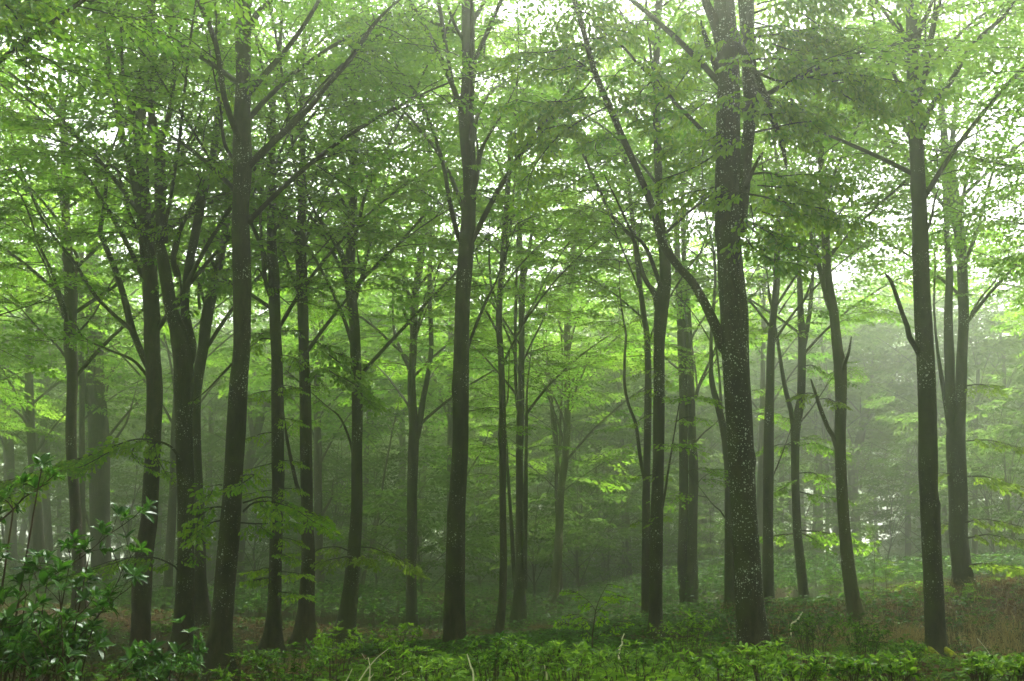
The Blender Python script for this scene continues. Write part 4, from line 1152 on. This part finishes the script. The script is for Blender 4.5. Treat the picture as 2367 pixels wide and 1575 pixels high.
def cover(name, pts, hts, lsz, kind, near, mats, label, cat, tint0=.5, sink=.1, stems=True, tints=None):
    mb = MB()
    gg = np.random.default_rng(len(pts))
    pick = gg.integers(8, size=len(pts))
    sh, nq = leaf_shape(near=near)
    for k in range(8):
        sel = np.where(pick == k)[0]
        if not len(sel):
            continue
        pos, dr, nr, lean = SG[kind][k]
        B = pts[sel]
        H = hts[sel]
        az = gg.uniform(0, 6.3, len(sel))
        c, s_ = np.cos(az), np.sin(az)
        Z = np.zeros_like(c)
        Rz = np.stack([np.stack([c, -s_, Z], -1), np.stack([s_, c, Z], -1), np.stack([Z, Z, Z + 1], -1)], 1)
        wd = np.clip(H, .25, .6)
        pp = pos[None] * np.stack([wd, wd, H], -1)[:, None]
        P = np.einsum('nij,nvj->nvi', Rz, pp) + B[:, None] - [0, 0, sink]
        D = np.einsum('nij,vj->nvi', Rz, dr)
        Nn = np.einsum('nij,vj->nvi', Rz, nr)
        L = lsz[sel][:, None] * gg.uniform(.7, 1.25, (len(sel), len(pos)))
        V = make_leaves(P.reshape(-1, 3), D.reshape(-1, 3), Nn.reshape(-1, 3), L.ravel(), sh)
        nn = V.shape[0] * V.shape[1] // 4
        ti = (np.full(len(sel), tint0) if tints is None else tints[sel])
        tn = np.clip(np.repeat(ti, len(pos) * nq) + gg.normal(0, .15, nn), 0, 1)
        mb.add(V.reshape(-1, 3), np.arange(nn * 4).reshape(-1, 4), 0, tn)
        if stems:
            k3 = 3
            f = np.array([0, .5, 1.0])
            tp = np.stack([lean[0] * f * f, lean[1] * f * f, f], 1)
            pp = tp[None] * np.stack([wd, wd, H], -1)[:, None]
            P = np.einsum('nij,nvj->nvi', Rz, pp) + B[:, None] - [0, 0, sink]
            th = np.array([0, 2.09, 4.19])
            off = np.stack([np.cos(th), np.sin(th), np.zeros(3)], 1) * .004
            Q = P[:, :, None] + off[None, None]
            bse = (np.arange(len(sel))[:, None, None] * k3 + np.arange(k3 - 1)[None, :, None]) * 3
            jj = np.arange(3)[None, None]
            j2 = (jj + 1) % 3
            mb.add(Q.reshape(-1, 3), np.stack([bse + jj, bse + j2, bse + 3 + j2, bse + 3 + jj], -1).reshape(-1, 4), 1)
    return tag(mb.build(name, mats), label, cat, kind='stuff')


def vnoise(x, y, s, seed):
    r_ = np.random.default_rng(seed)
    out = np.zeros_like(x)
    for k in range(6):
        a = r_.uniform(0, 6.3)
        f = r_.uniform(.6, 1.8) / s
        out += np.sin((x * math.cos(a) + y * math.sin(a)) * f + r_.uniform(0, 6.3))
    return out / 3.0


def scatter(n, y0, y1, margin=1.5, seed=0, p=1.0):
    r_ = np.random.default_rng(seed)
    y = (y0**(p + 1) + (y1**(p + 1) - y0**(p + 1)) * r_.uniform(0, 1, n))**(1 / (p + 1))
    x = r_.uniform(-1, 1, n) * (y * .535 + margin)
    return x, y


def zpts(x, y):
    z = np.concatenate([ground_z(x[i:i + 5000], y[i:i + 5000]) for i in range(0, len(x), 5000)])
    return np.stack([x, y, z], 1)


# brambles: tall bright mounds towards the viewer, lower and sparser farther back
x, y = scatter(26000, 6.0, 26, seed=1, p=.5)
nz = vnoise(x, y, 1.6, 5)
nl_ = vnoise(x, y, 5.0, 6)
pxs = 1183.5 + FPX * x / y
# bare, litter-strewn patch under the trees on the left and a thinner strip on the right
bare = ((pxs < 820) & (y > 15.5)).astype(float) * .75 + ((pxs > 1750) & (y > 11.5)).astype(float) * .5
keep = rng.uniform(0, 1, len(x)) < np.clip(.50 + .55 * nl_ + .45 * nz - bare - .3 * (pxs > 1850), .03, 1)
x, y, nz, nl_, pxs = x[keep], y[keep], nz[keep], nl_[keep], pxs[keep]
hts = np.clip(.62 + .34 * nz + .15 * nl_, .14, 1.1)
hts = hts * np.where(pxs > 1900, .7, 1.0)
pts = zpts(x, y)
# plants stay below the line of sight to the trunk feet: tallest nearest the viewer
ytop = np.where(pxs < 820, 1560, np.where(pxs < 1000, 1525, np.where(pxs > 1800, 1540, 1505))) + 30 * vnoise(x, y, 1.1, 8) + 22 * vnoise(x, y, .35, 12)
ytop = ytop + rng.uniform(-18, 55, len(x))
cap = CAMZ - y * (ytop - 1306) / FPX - pts[:, 2]
ok = (cap > .10) | (y > 15)
hts = np.clip(np.minimum(hts, np.where(y < 16.5, cap, .32)), .08, 1.0)
x, y, nz, nl_, pxs, pts, hts = (q_[ok] for q_ in (x, y, nz, nl_, pxs, pts, hts))
tn = np.clip(.50 + .25 * nz - (y - 9) * .03, .05, .95)  # leaf tint lighter near the viewer, standing in for open-sky light
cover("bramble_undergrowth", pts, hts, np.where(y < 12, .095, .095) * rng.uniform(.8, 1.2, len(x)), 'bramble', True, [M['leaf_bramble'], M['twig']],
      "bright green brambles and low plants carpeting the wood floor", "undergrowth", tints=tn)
x, y = scatter(52000, 22, 140, seed=2, p=.9)
nz = vnoise(x, y, 4, 7)
pxs = 1183.5 + FPX * x / y
keep = rng.uniform(0, 1, len(x)) < np.clip(.70 + .5 * nz + (pxs > 1300) * .3, .6, 1)
x, y, nz = x[keep], y[keep], nz[keep]
pts = zpts(x, y)
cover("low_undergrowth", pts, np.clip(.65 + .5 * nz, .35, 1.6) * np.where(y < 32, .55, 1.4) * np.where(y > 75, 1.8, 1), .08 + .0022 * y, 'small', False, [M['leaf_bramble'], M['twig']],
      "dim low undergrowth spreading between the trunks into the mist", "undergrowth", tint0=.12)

# reddish dead bracken and dock between the green on the right
x, y = scatter(15000, 11.5, 32, seed=4, p=.8)
pxs = 1183.5 + FPX * x / y
nz = vnoise(x, y, 1.3, 15)
keep = rng.uniform(0, 1, len(x)) < np.where(pxs > 1650, .55 + .5 * nz, np.where(pxs > 1000, .10 + .25 * nz, .22 + .3 * nz))
x, y, nz, pxs = x[keep], y[keep], nz[keep], pxs[keep]
cover("dead_bracken", zpts(x, y), rng.uniform(.08, .42, len(x)) * np.where(pxs > 1650, 1, .5), rng.uniform(.05, .10, len(x)), 'small', False, [M['litter'], M['straw']],
      "reddish brown dead bracken and stalks between the green plants", "dead plants", tint0=.5)
# fallen leaves
mb = MB()
x, y = scatter(42000, 9, 34, seed=3)
P = zpts(x, y) + [0, 0, .02]
r_ = np.random.default_rng(9)
P[:, 2] += r_.uniform(0, .05, len(P))
az = r_.uniform(0, 6.3, len(P))
V = make_leaves(P, np.stack([np.cos(az), np.sin(az), r_.normal(0, .3, len(P))], 1), np.stack([r_.normal(0, .4, len(P)), r_.normal(0, .4, len(P)), np.ones(len(P))], 1), r_.uniform(.05, .09, len(P)), leaf_shape(near=False)[0])
mb.add(V.reshape(-1, 3), np.arange(len(P) * 4).reshape(-1, 4), 0, r_.uniform(0, 1, len(P)))
tag(mb.build("fallen_leaves", [M['litter']]), "brown fallen beech leaves strewn over the wood floor", "leaf litter", kind='stuff')

# dry grass and bracken stalks, mostly on the right
mb = MB()
cl = [('K', 1170, 1290, .55), ('K', 1240, 1250, .45), ('K', 1100, 1280, .4), ('K', 640, 1240, .45), ('K', 430, 1340, .3), ('K', 1400, 1230, .4), ('K', 1340, 1230, .3), ('K', 1850, 1220, .3), ('K', 2050, 1330, .35),
      ('K', 2200, 1420, .35), ('K', 1750, 1480, .3), ('K', 2280, 1300, .4), ('K', 1900, 1080, .3), ('K', 2230, 1100, .35), ('K', 1000, 1060, .3), ('K', 1500, 1020, .2), ('K', 980, 1330, .3), ('K', 2100, 1180, .3), ('K', 780, 1330, .3),
      ('J', 1760, 1400, .3), ('J', 120, 1500, .25), ('I', 300, 1500, .3)]
CROP.update({'H': (0, 1175), 'I': (600, 1175), 'J': (1200, 1175), 'K': (1767, 1175)})
KS = 400 / 1568.0
for c_, cx_, cy_, hh in cl:
    ox, oy = CROP[c_]
    X, Y = ox + cx_ * KS, oy + cy_ * KS
    # march the pixel ray to the ground
    for d in np.arange(8, 45, .25):
        p, _ = pw(X, Y, d)
        if p[2] < ground_z(p[0], p[1])[0] + .02:
            break
    for k in range(110):
        b0 = p + [r_.normal(0, .22), r_.normal(0, .28), 0]
        b0[2] = ground_z(b0[0], b0[1])[0]
        H = hh * r_.uniform(.6, 1.5)
        ln = r_.normal(0, .35, 2) * H
        t_ = np.linspace(0, 1, 5)[:, None]
        q = b0 + np.array([ln[0], ln[1], 0]) * t_**2 + np.array([0, 0, H]) * t_ * (1 - .25 * t_)
        wdt = .0075 * (1 - t_ * .8)
        s_ = np.array([math.cos(k), math.sin(k), 0])
        a, b_ = q - s_ * wdt, q + s_ * wdt
        V = np.stack([a, b_], 1).reshape(-1, 3)
        i_ = np.arange(4)[:, None] * 2
        mb.add(V, np.hstack([i_, i_ + 1, i_ + 3, i_ + 2]), 0, np.full(4, r_.uniform(0, 1)))
tag(mb.build("dry_grass", [M['straw']]), "straw-coloured dry grass tufts scattered among the undergrowth", "dry grass", kind='stuff')


# ------------------------------------------------------------------ pixel traces in the four bottom crops
def tr2(s, d, drift=0):
    P, Rr, c = [], [], None
    L = []
    for tok in s.split():
        if tok in CROP:
            c = tok
            continue
        a = [float(q) for q in tok.split(',')]
        k = KS if c in 'HIJK' else CS
        L.append((CROP[c][0] + a[0] * k, CROP[c][1] + a[1] * k, (a[2] if len(a) > 2 else 5) * k))
    for i, (x_, y_, w_) in enumerate(L):
        p, m_ = pw(x_, y_, d * (1 + drift * i / max(1, len(L) - 1)))
        P.append(p)
        Rr.append(w_ * m_ / 2)
    return np.array(P), np.array(Rr)


def whorl_leaves(mb, p, d, n_, size, g, shade=0):
    """a rosette of pointed leaves round a shoot tip"""
    d = d / (np.linalg.norm(d) + 1e-9)
    a = np.cross(d, [0, 0, 1.0]) if abs(d[2]) < .9 else np.array([1.0, 0, 0])
    a /= np.linalg.norm(a)
    b = np.cross(d, a)
    ph = g.uniform(0, 6.3)
    th = ph + np.arange(n_) * 2 * np.pi / n_ + g.normal(0, .25, n_)
    D = np.cos(th)[:, None] * a + np.sin(th)[:, None] * b + d * g.uniform(.1, .9, (n_, 1)) + [0, 0, .12]
    Nn = np.tile(d * .8 + [0, 0, .7], (n_, 1)) + g.normal(0, .25, (n_, 3))
    # full leaf: 3 segments, midrib fold and drooping tip
    for i in range(n_):
        L = size * g.uniform(.7, 1.2)
        W = .21
        x_ = np.array([0, .22, .5, .78, 1.0])
        wv = np.array([0.02, .75, 1.0, .62, 0.0]) * W
        cz = -np.array([0, .0, .03, .10, .22]) * g.uniform(.3, 1.6)
        mid = np.stack([x_, 0 * x_, cz], 1)
        lf = np.stack([x_, -wv, cz + .07 * wv / W], 1)
        rt = np.stack([x_, wv, cz + .07 * wv / W], 1)
        Fm = frames(D[i][None], Nn[i][None])[0]
        V = (np.vstack([mid, lf, rt]) * L) @ Fm.T + p
        q = []
        for j in range(4):
            q.append([j, 5 + j, 6 + j, j + 1])
            q.append([j, j + 1, 11 + j, 10 + j])
        mb.add(V, q, 0, np.full(8, np.clip(g.normal(.5 + shade, .24), 0, 1)), smooth=False)


def shrub(name, label, stems, size, foot, seed, step, nleaf, flat=False, mats=('leaf_shrub', 'twig'), cat="shrub"):
    g = np.random.default_rng(seed)
    shade = g.uniform(-.28, .22) if flat else 0
    base = np.array([foot[0], foot[1], ground_z(foot[0], foot[1])[0]])
    root = empty(name, base)
    tag(root, label, cat)
    lv, st = MB(), MB()
    for s_, d, dr in stems:
        P, Rr = tr2(s_, d, dr)
        if not s_.startswith('+'):
            pass
        q, qr = spline(P, Rr, .03)
        st.tube(q, np.maximum(qr, .0018), 6, 0)
        h = np.concatenate([[0], np.cumsum(np.linalg.norm(np.diff(q, axis=0), axis=1))])
        x_ = step * .5
        while x_ < h[-1]:
            i = min(len(q) - 2, int(np.searchsorted(h, x_)))
            dd = q[i + 1] - q[i]
            dd /= np.linalg.norm(dd) + 1e-9
            # short side shoot ending in a rosette
            sd_ = g.normal(0, 1, 3)
            sd_ -= sd_.dot(dd) * dd
            sd_ = sd_ / np.linalg.norm(sd_) * .8 + dd * .5 + [0, 0, .5]
            sd_ /= np.linalg.norm(sd_)
            if flat:
                sd_ = np.array([sd_[0] * .5, sd_[1] * .5, .9])
                sd_ /= np.linalg.norm(sd_)
            ln = g.uniform(.03, .11) * size / .06
            e = q[i] + sd_ * ln
            st.tube(np.array([q[i], (q[i] + e) / 2 + [0, 0, .004], e]), np.array([.0018, .0015, .001]), 4, 0)
            whorl_leaves(lv, e, sd_, int(g.integers(nleaf - 2, nleaf + 2)), size * g.uniform(.75, 1.25), g, shade)
            x_ += step * g.uniform(.6, 1.4)
        whorl_leaves(lv, q[-1], q[-1] - q[-2], nleaf, size, g, shade)
    # stems down to the root
    for s_, d, dr in stems:
        if s_[0] in 'HBIJK':
            P, Rr = tr2(s_, d, dr)
            if P[0][2] > base[2] + .3:
                m_ = (P[0] + base) / 2 + [(P[0][0] - base[0]) * .25, 0, -.1]
                q, qr = spline(np.array([base - [0, 0, .1], m_, P[0]]), np.array([max(.012, Rr[0] * 1.5), max(.008, Rr[0] * 1.2), max(Rr[0], .002)]), .08)
                st.tube(q, qr, 6, 0)
    sm = st.build("stem", [M[mats[1]]], root, base)
    lv.build("foliage", [M[mats[0]]], root, base)
    return root


extra = []
gg = np.random.default_rng(5)
for k in range(46):     # inner shoots that fill the lower body of the shrub
    x0_ = gg.uniform(-150, 720)
    y0_ = gg.uniform(1350, 1700)
    L_ = gg.uniform(180, 420)
    an = gg.uniform(-.9, .9)
    extra.append(("H %f,%f,8 %f,%f,6 %f,%f,4" % (x0_, y0_, x0_ + L_ * .5 * math.sin(an) + gg.normal(0, 20), y0_ - L_ * .5, x0_ + L_ * math.sin(an), y0_ - L_ * math.cos(an)), gg.uniform(4.9, 6.6), 0))
shrub("broadleaf_shrub", "glossy dark green shrub with whorled leaves filling the lower corner, longest twig slanting upward",
      [("H -120,1080,14 0,985,14 110,910,13 350,700,12 500,600,11 630,510,11 720,460,10 820,380,10 890,320,9 980,245,8 1140,135,7 1260,40,5", 5.4, .06),
       ("H 330,1640,16 560,1350,14 660,1250,12 730,1150,11 860,1010,10 960,900,9 1080,790,8 1150,740,7 1260,640,6", 5.5, .0),
       ("H 560,1640,16 570,1300,13 555,1000,12 545,850,10 530,720,8 520,650,6", 5.2, 0),
       ("H 560,1640,14 690,1350,12 790,1200,9 860,1060,7 900,960,5", 5.7, 0), ("H -80,1100,12 0,1090,10 100,1075,9 200,1040,8 270,990,6", 5.2, 0),
       ("H 860,1010,9 960,860,8 1060,680,8 1110,560,7 1160,480,6 1205,400,5", 5.6, .02), ("H 560,1100,9 640,1020,8 720,960,7 800,880,6 850,800,5", 5.3, 0),
       ("H 350,700,8 330,640,6 300,560,5", 5.5, 0), ("H 630,510,8 635,440,6 620,370,5", 5.5, 0), ("H 820,380,7 790,350,5", 5.5, 0), ("H 110,910,9 60,880,6 30,850,5", 5.3, 0),
       ("H 240,770,9 200,690,7 170,640,5", 5.5, 0), ("H 430,650,8 400,560,6 330,520,4", 5.4, 0), ("H 700,980,7 680,850,6 700,720,5", 5.6, 0),
       ("B -60,880,12 0,840,10 60,790,9 110,735,8 170,700,7 240,640,5", 5.6, .05), ("B 60,790,8 40,760,6 20,745,5", 5.6, 0), ("B 170,700,7 180,650,6 190,600,5", 5.7, 0),
       ("B -60,1080,8 0,1020,6 10,1010,4", 5.4, 0)] + extra,
      .075, (-2.7, 5.4), 41, .058, 7)
extra = []
for k in range(16):
    x0_ = gg.uniform(1050, 1650)
    y0_ = gg.uniform(1560, 1700)
    L_ = gg.uniform(120, 300)
    an = gg.uniform(-.6, .9)
    extra.append(("H %f,%f,7 %f,%f,5 %f,%f,4" % (x0_, y0_, x0_ + L_ * .5 * math.sin(an), y0_ - L_ * .5, x0_ + L_ * math.sin(an), y0_ - L_ * math.cos(an)), gg.uniform(6.2, 7.2), 0))
shrub("broadleaf_shrub", "smaller glossy shrub with an upright bare-tipped twig before the forked beech's foot",
      [("H 1250,1660,12 1330,1568,10 1450,1430,9 1580,1340,8 1690,1200,6 1715,1130,5", 6.6, 0), ("H 1200,1660,10 1300,1450,8 1390,1290,6", 6.5, 0), ("H 1560,1370,8 1680,1320,7 1800,1300,5", 6.6, 0),
       ("H 1080,1400,9 1130,1390,8 1180,1370,6", 6.5, 0), ("H 1400,1600,8 1560,1480,7 1600,1400,5", 6.7, 0)] + extra,
      .078, (-2.4, 6.7), 43, .08, 7)
extra = [("H %d,%d,5 %d,%d,4 %d,%d,3" % (x0_, 1640, x0_ + 30, 1560, x0_ + 70, 1480 + 30 * (k % 3)), 9 + .3 * k, 0) for k, x0_ in enumerate(range(1850, 2350, 70))]
shrub("broadleaf_shrub", "thin low shrub of small pale leaves before the flecked beech with the long limb",
      [("H 1850,1620,8 1900,1500,7 2050,1420,6 2180,1360,5 2290,1320,4", 9.2, 0), ("H 2050,1420,5 2080,1370,4 2100,1345,3", 9.2, 0), ("H 2180,1360,5 2280,1300,4 2340,1310,3 I 20,1340,3 150,1358,2", 9.3, 0)] + extra,
      .055, (-3.1, 9.3), 44, .12, 6, mats=('leaf_bramble', 'twig'))
# bramble bushes along the near edge, each a bush of its own
BUSH = [('I', 250, 1480, 380, 260, 9.5, "low bramble bush before the two dark beeches with flared roots", 1),
        ('I', 700, 1290, 220, 200, 11.5, "leafy bramble mound rising at the foot of the curving beech", 2),
        ('I', 1250, 1330, 260, 260, 11.0, "bramble mound before the forked parallel stems", 3),
        ('I', 1500, 1520, 380, 160, 8.0, "bright low bramble between the sideways-bent pale stem and the thick dead cane", 4),
        ('I', 2100, 1400, 330, 230, 8.8, "bramble bush just beyond the thick dead cane by the lone central beech", 5),
        ('J', 100, 1420, 260, 190, 8.4, "bright bramble bush round the second thick dead cane", 6),
        ('J', 480, 1440, 300, 190, 8.2, "bright bramble bush below the slender sapling with sparse level twigs", 7),
        ('J', 1080, 1440, 340, 210, 8.6, "broad bright bramble bush before the dark beech with yellow leaf tufts", 8),
        ('J', 1500, 1160, 330, 230, 13.5, "darker bramble mound behind the broad bright one", 9),
        ('J', 1800, 1530, 360, 130, 6.8, "very bright low bramble at the foot of the biggest flecked beech", 10),
        ('J', 2230, 1430, 160, 200, 8.0, "upright bramble climbing against the biggest flecked beech", 11),
        ('K', 300, 1530, 260, 120, 6.8, "bright leafy bramble just past the biggest flecked beech's foot", 12),
        ('K', 800, 1530, 230, 110, 6.6, "bright bramble spray midway between the biggest flecked and the mossy-rooted beeches", 13),
        ('K', 1180, 1530, 200, 110, 6.5, "bright bramble spray with broad leaves beside the mossy roots", 14),
        ('K', 1960, 1520, 120, 110, 6.5, "small bright bramble spray past the mossy roots", 15),
        ('K', 2250, 1530, 180, 110, 6.6, "bright bramble spray at the far corner of the floor", 16),
        ('K', 420, 1130, 300, 150, 14.0, "green bramble patch at the foot of the V-forked beech", 17),
        ('K', 900, 1230, 200, 200, 13.0, "green bramble patch beside the lanky sapling", 18),
        ('K', 1320, 1350, 160, 120, 12.0, "small round bramble clump before the mossy roots", 19)]
for c_, cx_, cy_, rw, rh, d_, lab, sd_ in BUSH:
    ge = np.random.default_rng(700 + sd_)
    sts = []
    for k in range(20):
        a = ge.uniform(-1, 1)
        x0_ = cx_ + a * rw * .5
        tip = cy_ - rh * ge.uniform(.05, 1.0) * (1 - .5 * a * a)
        x1_ = cx_ + a * rw + ge.normal(0, 30)
        sts.append(("%s %f,%f,5 %f,%f,4 %f,%f,3" % (c_, x0_, cy_ + rh * .7, (x0_ + x1_) / 2, tip + rh * .25, x1_, tip), d_ * ge.uniform(.95, 1.06), 0))
    pz, _ = pw(CROP[c_][0] + cx_ * KS, CROP[c_][1] + cy_ * KS, d_)
    shrub("bramble_bush", lab, sts, .058, (pz[0], d_), 800 + sd_, .05, 5, flat=True, mats=('leaf_bramble', 'twig'), cat="bramble")
# saplings: thin stem with small leaves on level side twigs
def sapling(label, main, sides, d, size, seed, leafm='leaf_yellow', lod=.2):
    P, Rr = tr2(main, d)
    base = P[0].copy()
    base[2] = min(base[2], ground_z(base[0], base[1])[0])
    P = np.vstack([base - [0, 0, .1], P])
    Rr = np.concatenate([[Rr[0]], Rr])
    root = empty("sapling", base)
    tag(root, label, "sapling")
    st = MB()
    q, qr = spline(P, Rr, .1)
    st.tube(q, np.maximum(qr, .003), 6, 0)
    st.build("stem", [M['twig']], root, base)
    f2 = Foliage(seed)
    f2.along(P[len(P) // 2:], Rr[len(P) // 2:] * .3, 'near', lod, step=.14, start=.1, tint=.5, tube=False)
    for s_ in sides:
        SP, SR = tr2(s_, d, 0)
        SP[:, 1] += np.linspace(0, f2.g.normal(0, .25), len(SP))
        f2.along(SP, SR, 'near', lod, step=.09, start=.1, tint=.5)
    f2.flush(0, 1)
    f2.mb.build("foliage", [M[leafm], M['twig']], root, base)


sapling("slender beech sapling with sparse level twigs before the sweeping olive beech", "J 665,1290,14 665,1150,12 680,1030,10 695,920,8 740,800,6 800,690,4",
        ["J 692,930,6 640,850,5 560,790,4 490,750,3", "J 662,1160,7 580,1080,5 480,1045,4 420,1040,3", "J 690,960,5 760,880,4 850,790,3", "J 668,1180,6 720,1150,5 800,1100,4 890,1020,3", "J 680,1050,5 600,1000,4 530,960,3"], 14.5, .30, 301, "leaf_near")
sapling("small leafy sapling hugging the foot of the fused trunks with the burl", "K 1740,980,12 1750,880,10 1780,780,8 1800,680,6",
        ["K 1750,880,6 1700,820,4 1660,790,3", "K 1760,820,6 1840,800,4 1900,790,3", "K 1780,760,6 1720,700,4", "K 1785,750,6 1860,740,4"], 26, .42, 302, 'leaf')
sapling("upright sapling in the misty dell between the olive-brown beech and the mossy-rooted one", "K 970,860,9 985,700,8 1000,500,6 995,300,5 980,180,3",
        ["K 985,650,5 900,600,4", "K 990,560,5 1080,520,4", "K 995,430,5 930,390,4", "K 998,330,5 1050,290,3"], 31, .40, 303, 'leaf')
sapling("bushy yellow-green sapling low in the misty dell", "K 1100,900,10 1110,760,8 1100,600,6 1110,480,4",
        ["K 1105,800,5 1000,760,4 930,730,3", "K 1108,760,5 1220,700,4 1290,680,3", "K 1105,660,5 1020,620,3", "K 1105,600,5 1180,560,3"], 29, .5, 304, 'leaf_yellow')
sapling("dark leafy sapling standing before the pale trunks in the white gap", "K 590,860,9 600,760,8 590,670,6 600,610,4",
        ["K 595,780,5 520,740,3", "K 595,740,5 680,700,3", "K 595,690,5 540,650,3", "K 597,660,5 660,630,3"], 33, .5, 305, 'leaf')
sapling("broad bushy sapling against the mossy-rooted beech's far side", "K 1340,930,9 1350,800,8 1345,700,6 1340,640,4",
        ["K 1345,820,5 1260,780,3", "K 1345,780,5 1420,740,3", "K 1345,720,5 1280,690,3", "K 1345,700,5 1410,660,3"], 30, .5, 306, 'leaf')
sapling("lanky bramble-like sapling before the dry grass tufts", "K 960,1480,9 930,1350,8 910,1230,7 900,1120,5 890,1030,4",
        ["K 920,1280,5 980,1220,4 1020,1200,3", "K 905,1150,5 960,1110,3", "K 900,1080,5 850,1040,3", "K 925,1330,5 860,1290,3"], 14.5, .25, 307, 'leaf_bramble')

# pale dead stems arching out of the brambles
STEMS = [("I 890,1590,9 905,1565,8 960,1480,7 1060,1360,6 1165,1275,3", 9.5, "longest pale arching bramble stem, before the curving beech"),
         ("I 1000,1425,5 960,1370,4 925,1315,2", 9.6, "short pale twig crossing the longest arching stem"),
         ("I 775,1590,8 790,1560,7 840,1455,4", 9.0, "short straight pale stem, first before the longest arching one"),
         ("I 985,1590,7 1000,1545,6 1035,1500,3", 9.2, "short pale stem just beyond the foot of the longest arching one"),
         ("I 1225,1590,7 1250,1550,6 1320,1490,5 1430,1465,3", 9.2, "low pale stem bending over sideways before the forked parallel stems"),
         ("I 1880,1320,5 1912,1430,9 1940,1580,10", 8.5, "thick pale dead cane standing before the lone central beech"),
         ("J 225,1390,5 240,1480,9 252,1590,10", 8.5, "thick pale dead cane before the clustered stems"),
         ("J 905,1300,12 935,1230,10 932,1190,8 952,1135,6", 15.0, "crooked dark stub with a broken pale tip in the undergrowth"),
         ("K 240,1060,8 290,1020,10 330,965,9 346,940,6", 22.0, "pale broken branch lying at the foot of the V-forked beech"),
         ("K 1930,1180,4 2020,1290,4 2090,1400,4 2130,1450,4", 14.0, "thin pale bramble cane trailing down past the mossy roots")]
for s_, d, lab in STEMS:
    P, Rr = tr2(s_, d)
    base = P[0].copy()
    gz = ground_z(base[0], base[1])[0]
    if P[0][2] > gz + .05 and P[0][2] > P[-1][2] - 5:
        lowest = 0 if P[0][2] < P[-1][2] else len(P) - 1
        e = P[lowest].copy()
        e[2] = gz - .05
        if lowest == 0:
            P = np.vstack([e, P]); Rr = np.concatenate([[Rr[0]], Rr])
        else:
            P = np.vstack([P, e]); Rr = np.concatenate([Rr, [Rr[-1]]])
    q, qr = spline(P, Rr * 1.6, .04)
    mb = MB()
    mb.tube(q, np.maximum(qr, .0025), 6, 0, noise=.05, seed=3)
    o = mb.build("dead_stem", [M['palestem']], None, base)
    tag(o, lab, "dead stem", "pale dead stems in the undergrowth")

# mossy roots of the beech at the right
for o in list(col.objects):
    if o.get('label', '').startswith("beech with bright moss"):
        trk = [c for c in o.children if c.name.startswith('trunk')][0]
        b = np.array(o.location)
        for k, s_ in enumerate(["K 1570,1250,70 1530,1330,66 1480,1390,50 1440,1440,34 1410,1480,16", "K 1570,1290,60 1560,1350,58 1600,1410,50 1650,1450,34 1700,1480,14",
                                "K 1630,1240,60 1700,1320,60 1760,1380,44 1830,1420,28 1900,1450,10", "K 1600,1280,50 1620,1360,50 1560,1440,30 1500,1490,12"]):
            P, Rr = tr2(s_, 18.7 - .25 * (k % 2))
            P[:, 1] = np.linspace(19.0, 18.5 - .2 * k, len(P))
            P[2:, 2] = np.minimum(P[2:, 2], ground_z(P[2:, 0], P[2:, 1]) + .10)
            P[-1, 2] = ground_z(P[-1:, 0], P[-1:, 1])[0] - .03
            q, qr = spline(P, Rr, .05)
            mb = MB()
            mb.tube(q, np.maximum(qr, .02), 10, 0, noise=.12, seed=k)
            mb.build("root", [M['moss']], trk, b)
# ------------------------------------------------------------------ mist
# haze: even pale air round camera and wood
me = bpy.data.meshes.new("haze")
x0, x1, y0, y1, z0, z1 = -440, 440, -90, 440, -6.0, 44
vs = [(x, y, z) for x in (x0, x1) for y in (y0, y1) for z in (z0, z1)]
me.from_pydata(vs, [], [(0, 1, 3, 2), (4, 6, 7, 5), (0, 4, 5, 1), (2, 3, 7, 6), (0, 2, 6, 4), (1, 5, 7, 3)])
m, n, out = mat_new("mist")
pv = N(n, "VolumePrincipled")
pv.inputs['Color'].default_value = (0.87, 0.91, 0.80, 1)
pv.inputs['Density'].default_value = FOG
pv.inputs['Anisotropy'].default_value = 0.88
n.links.new(pv.outputs[0], out.inputs['Volume'])
me.materials.append(m)
hz = bpy.data.objects.new("haze", me)
col.objects.link(hz)
tag(hz, "pale morning mist hanging evenly through the whole wood", "mist", kind='stuff')
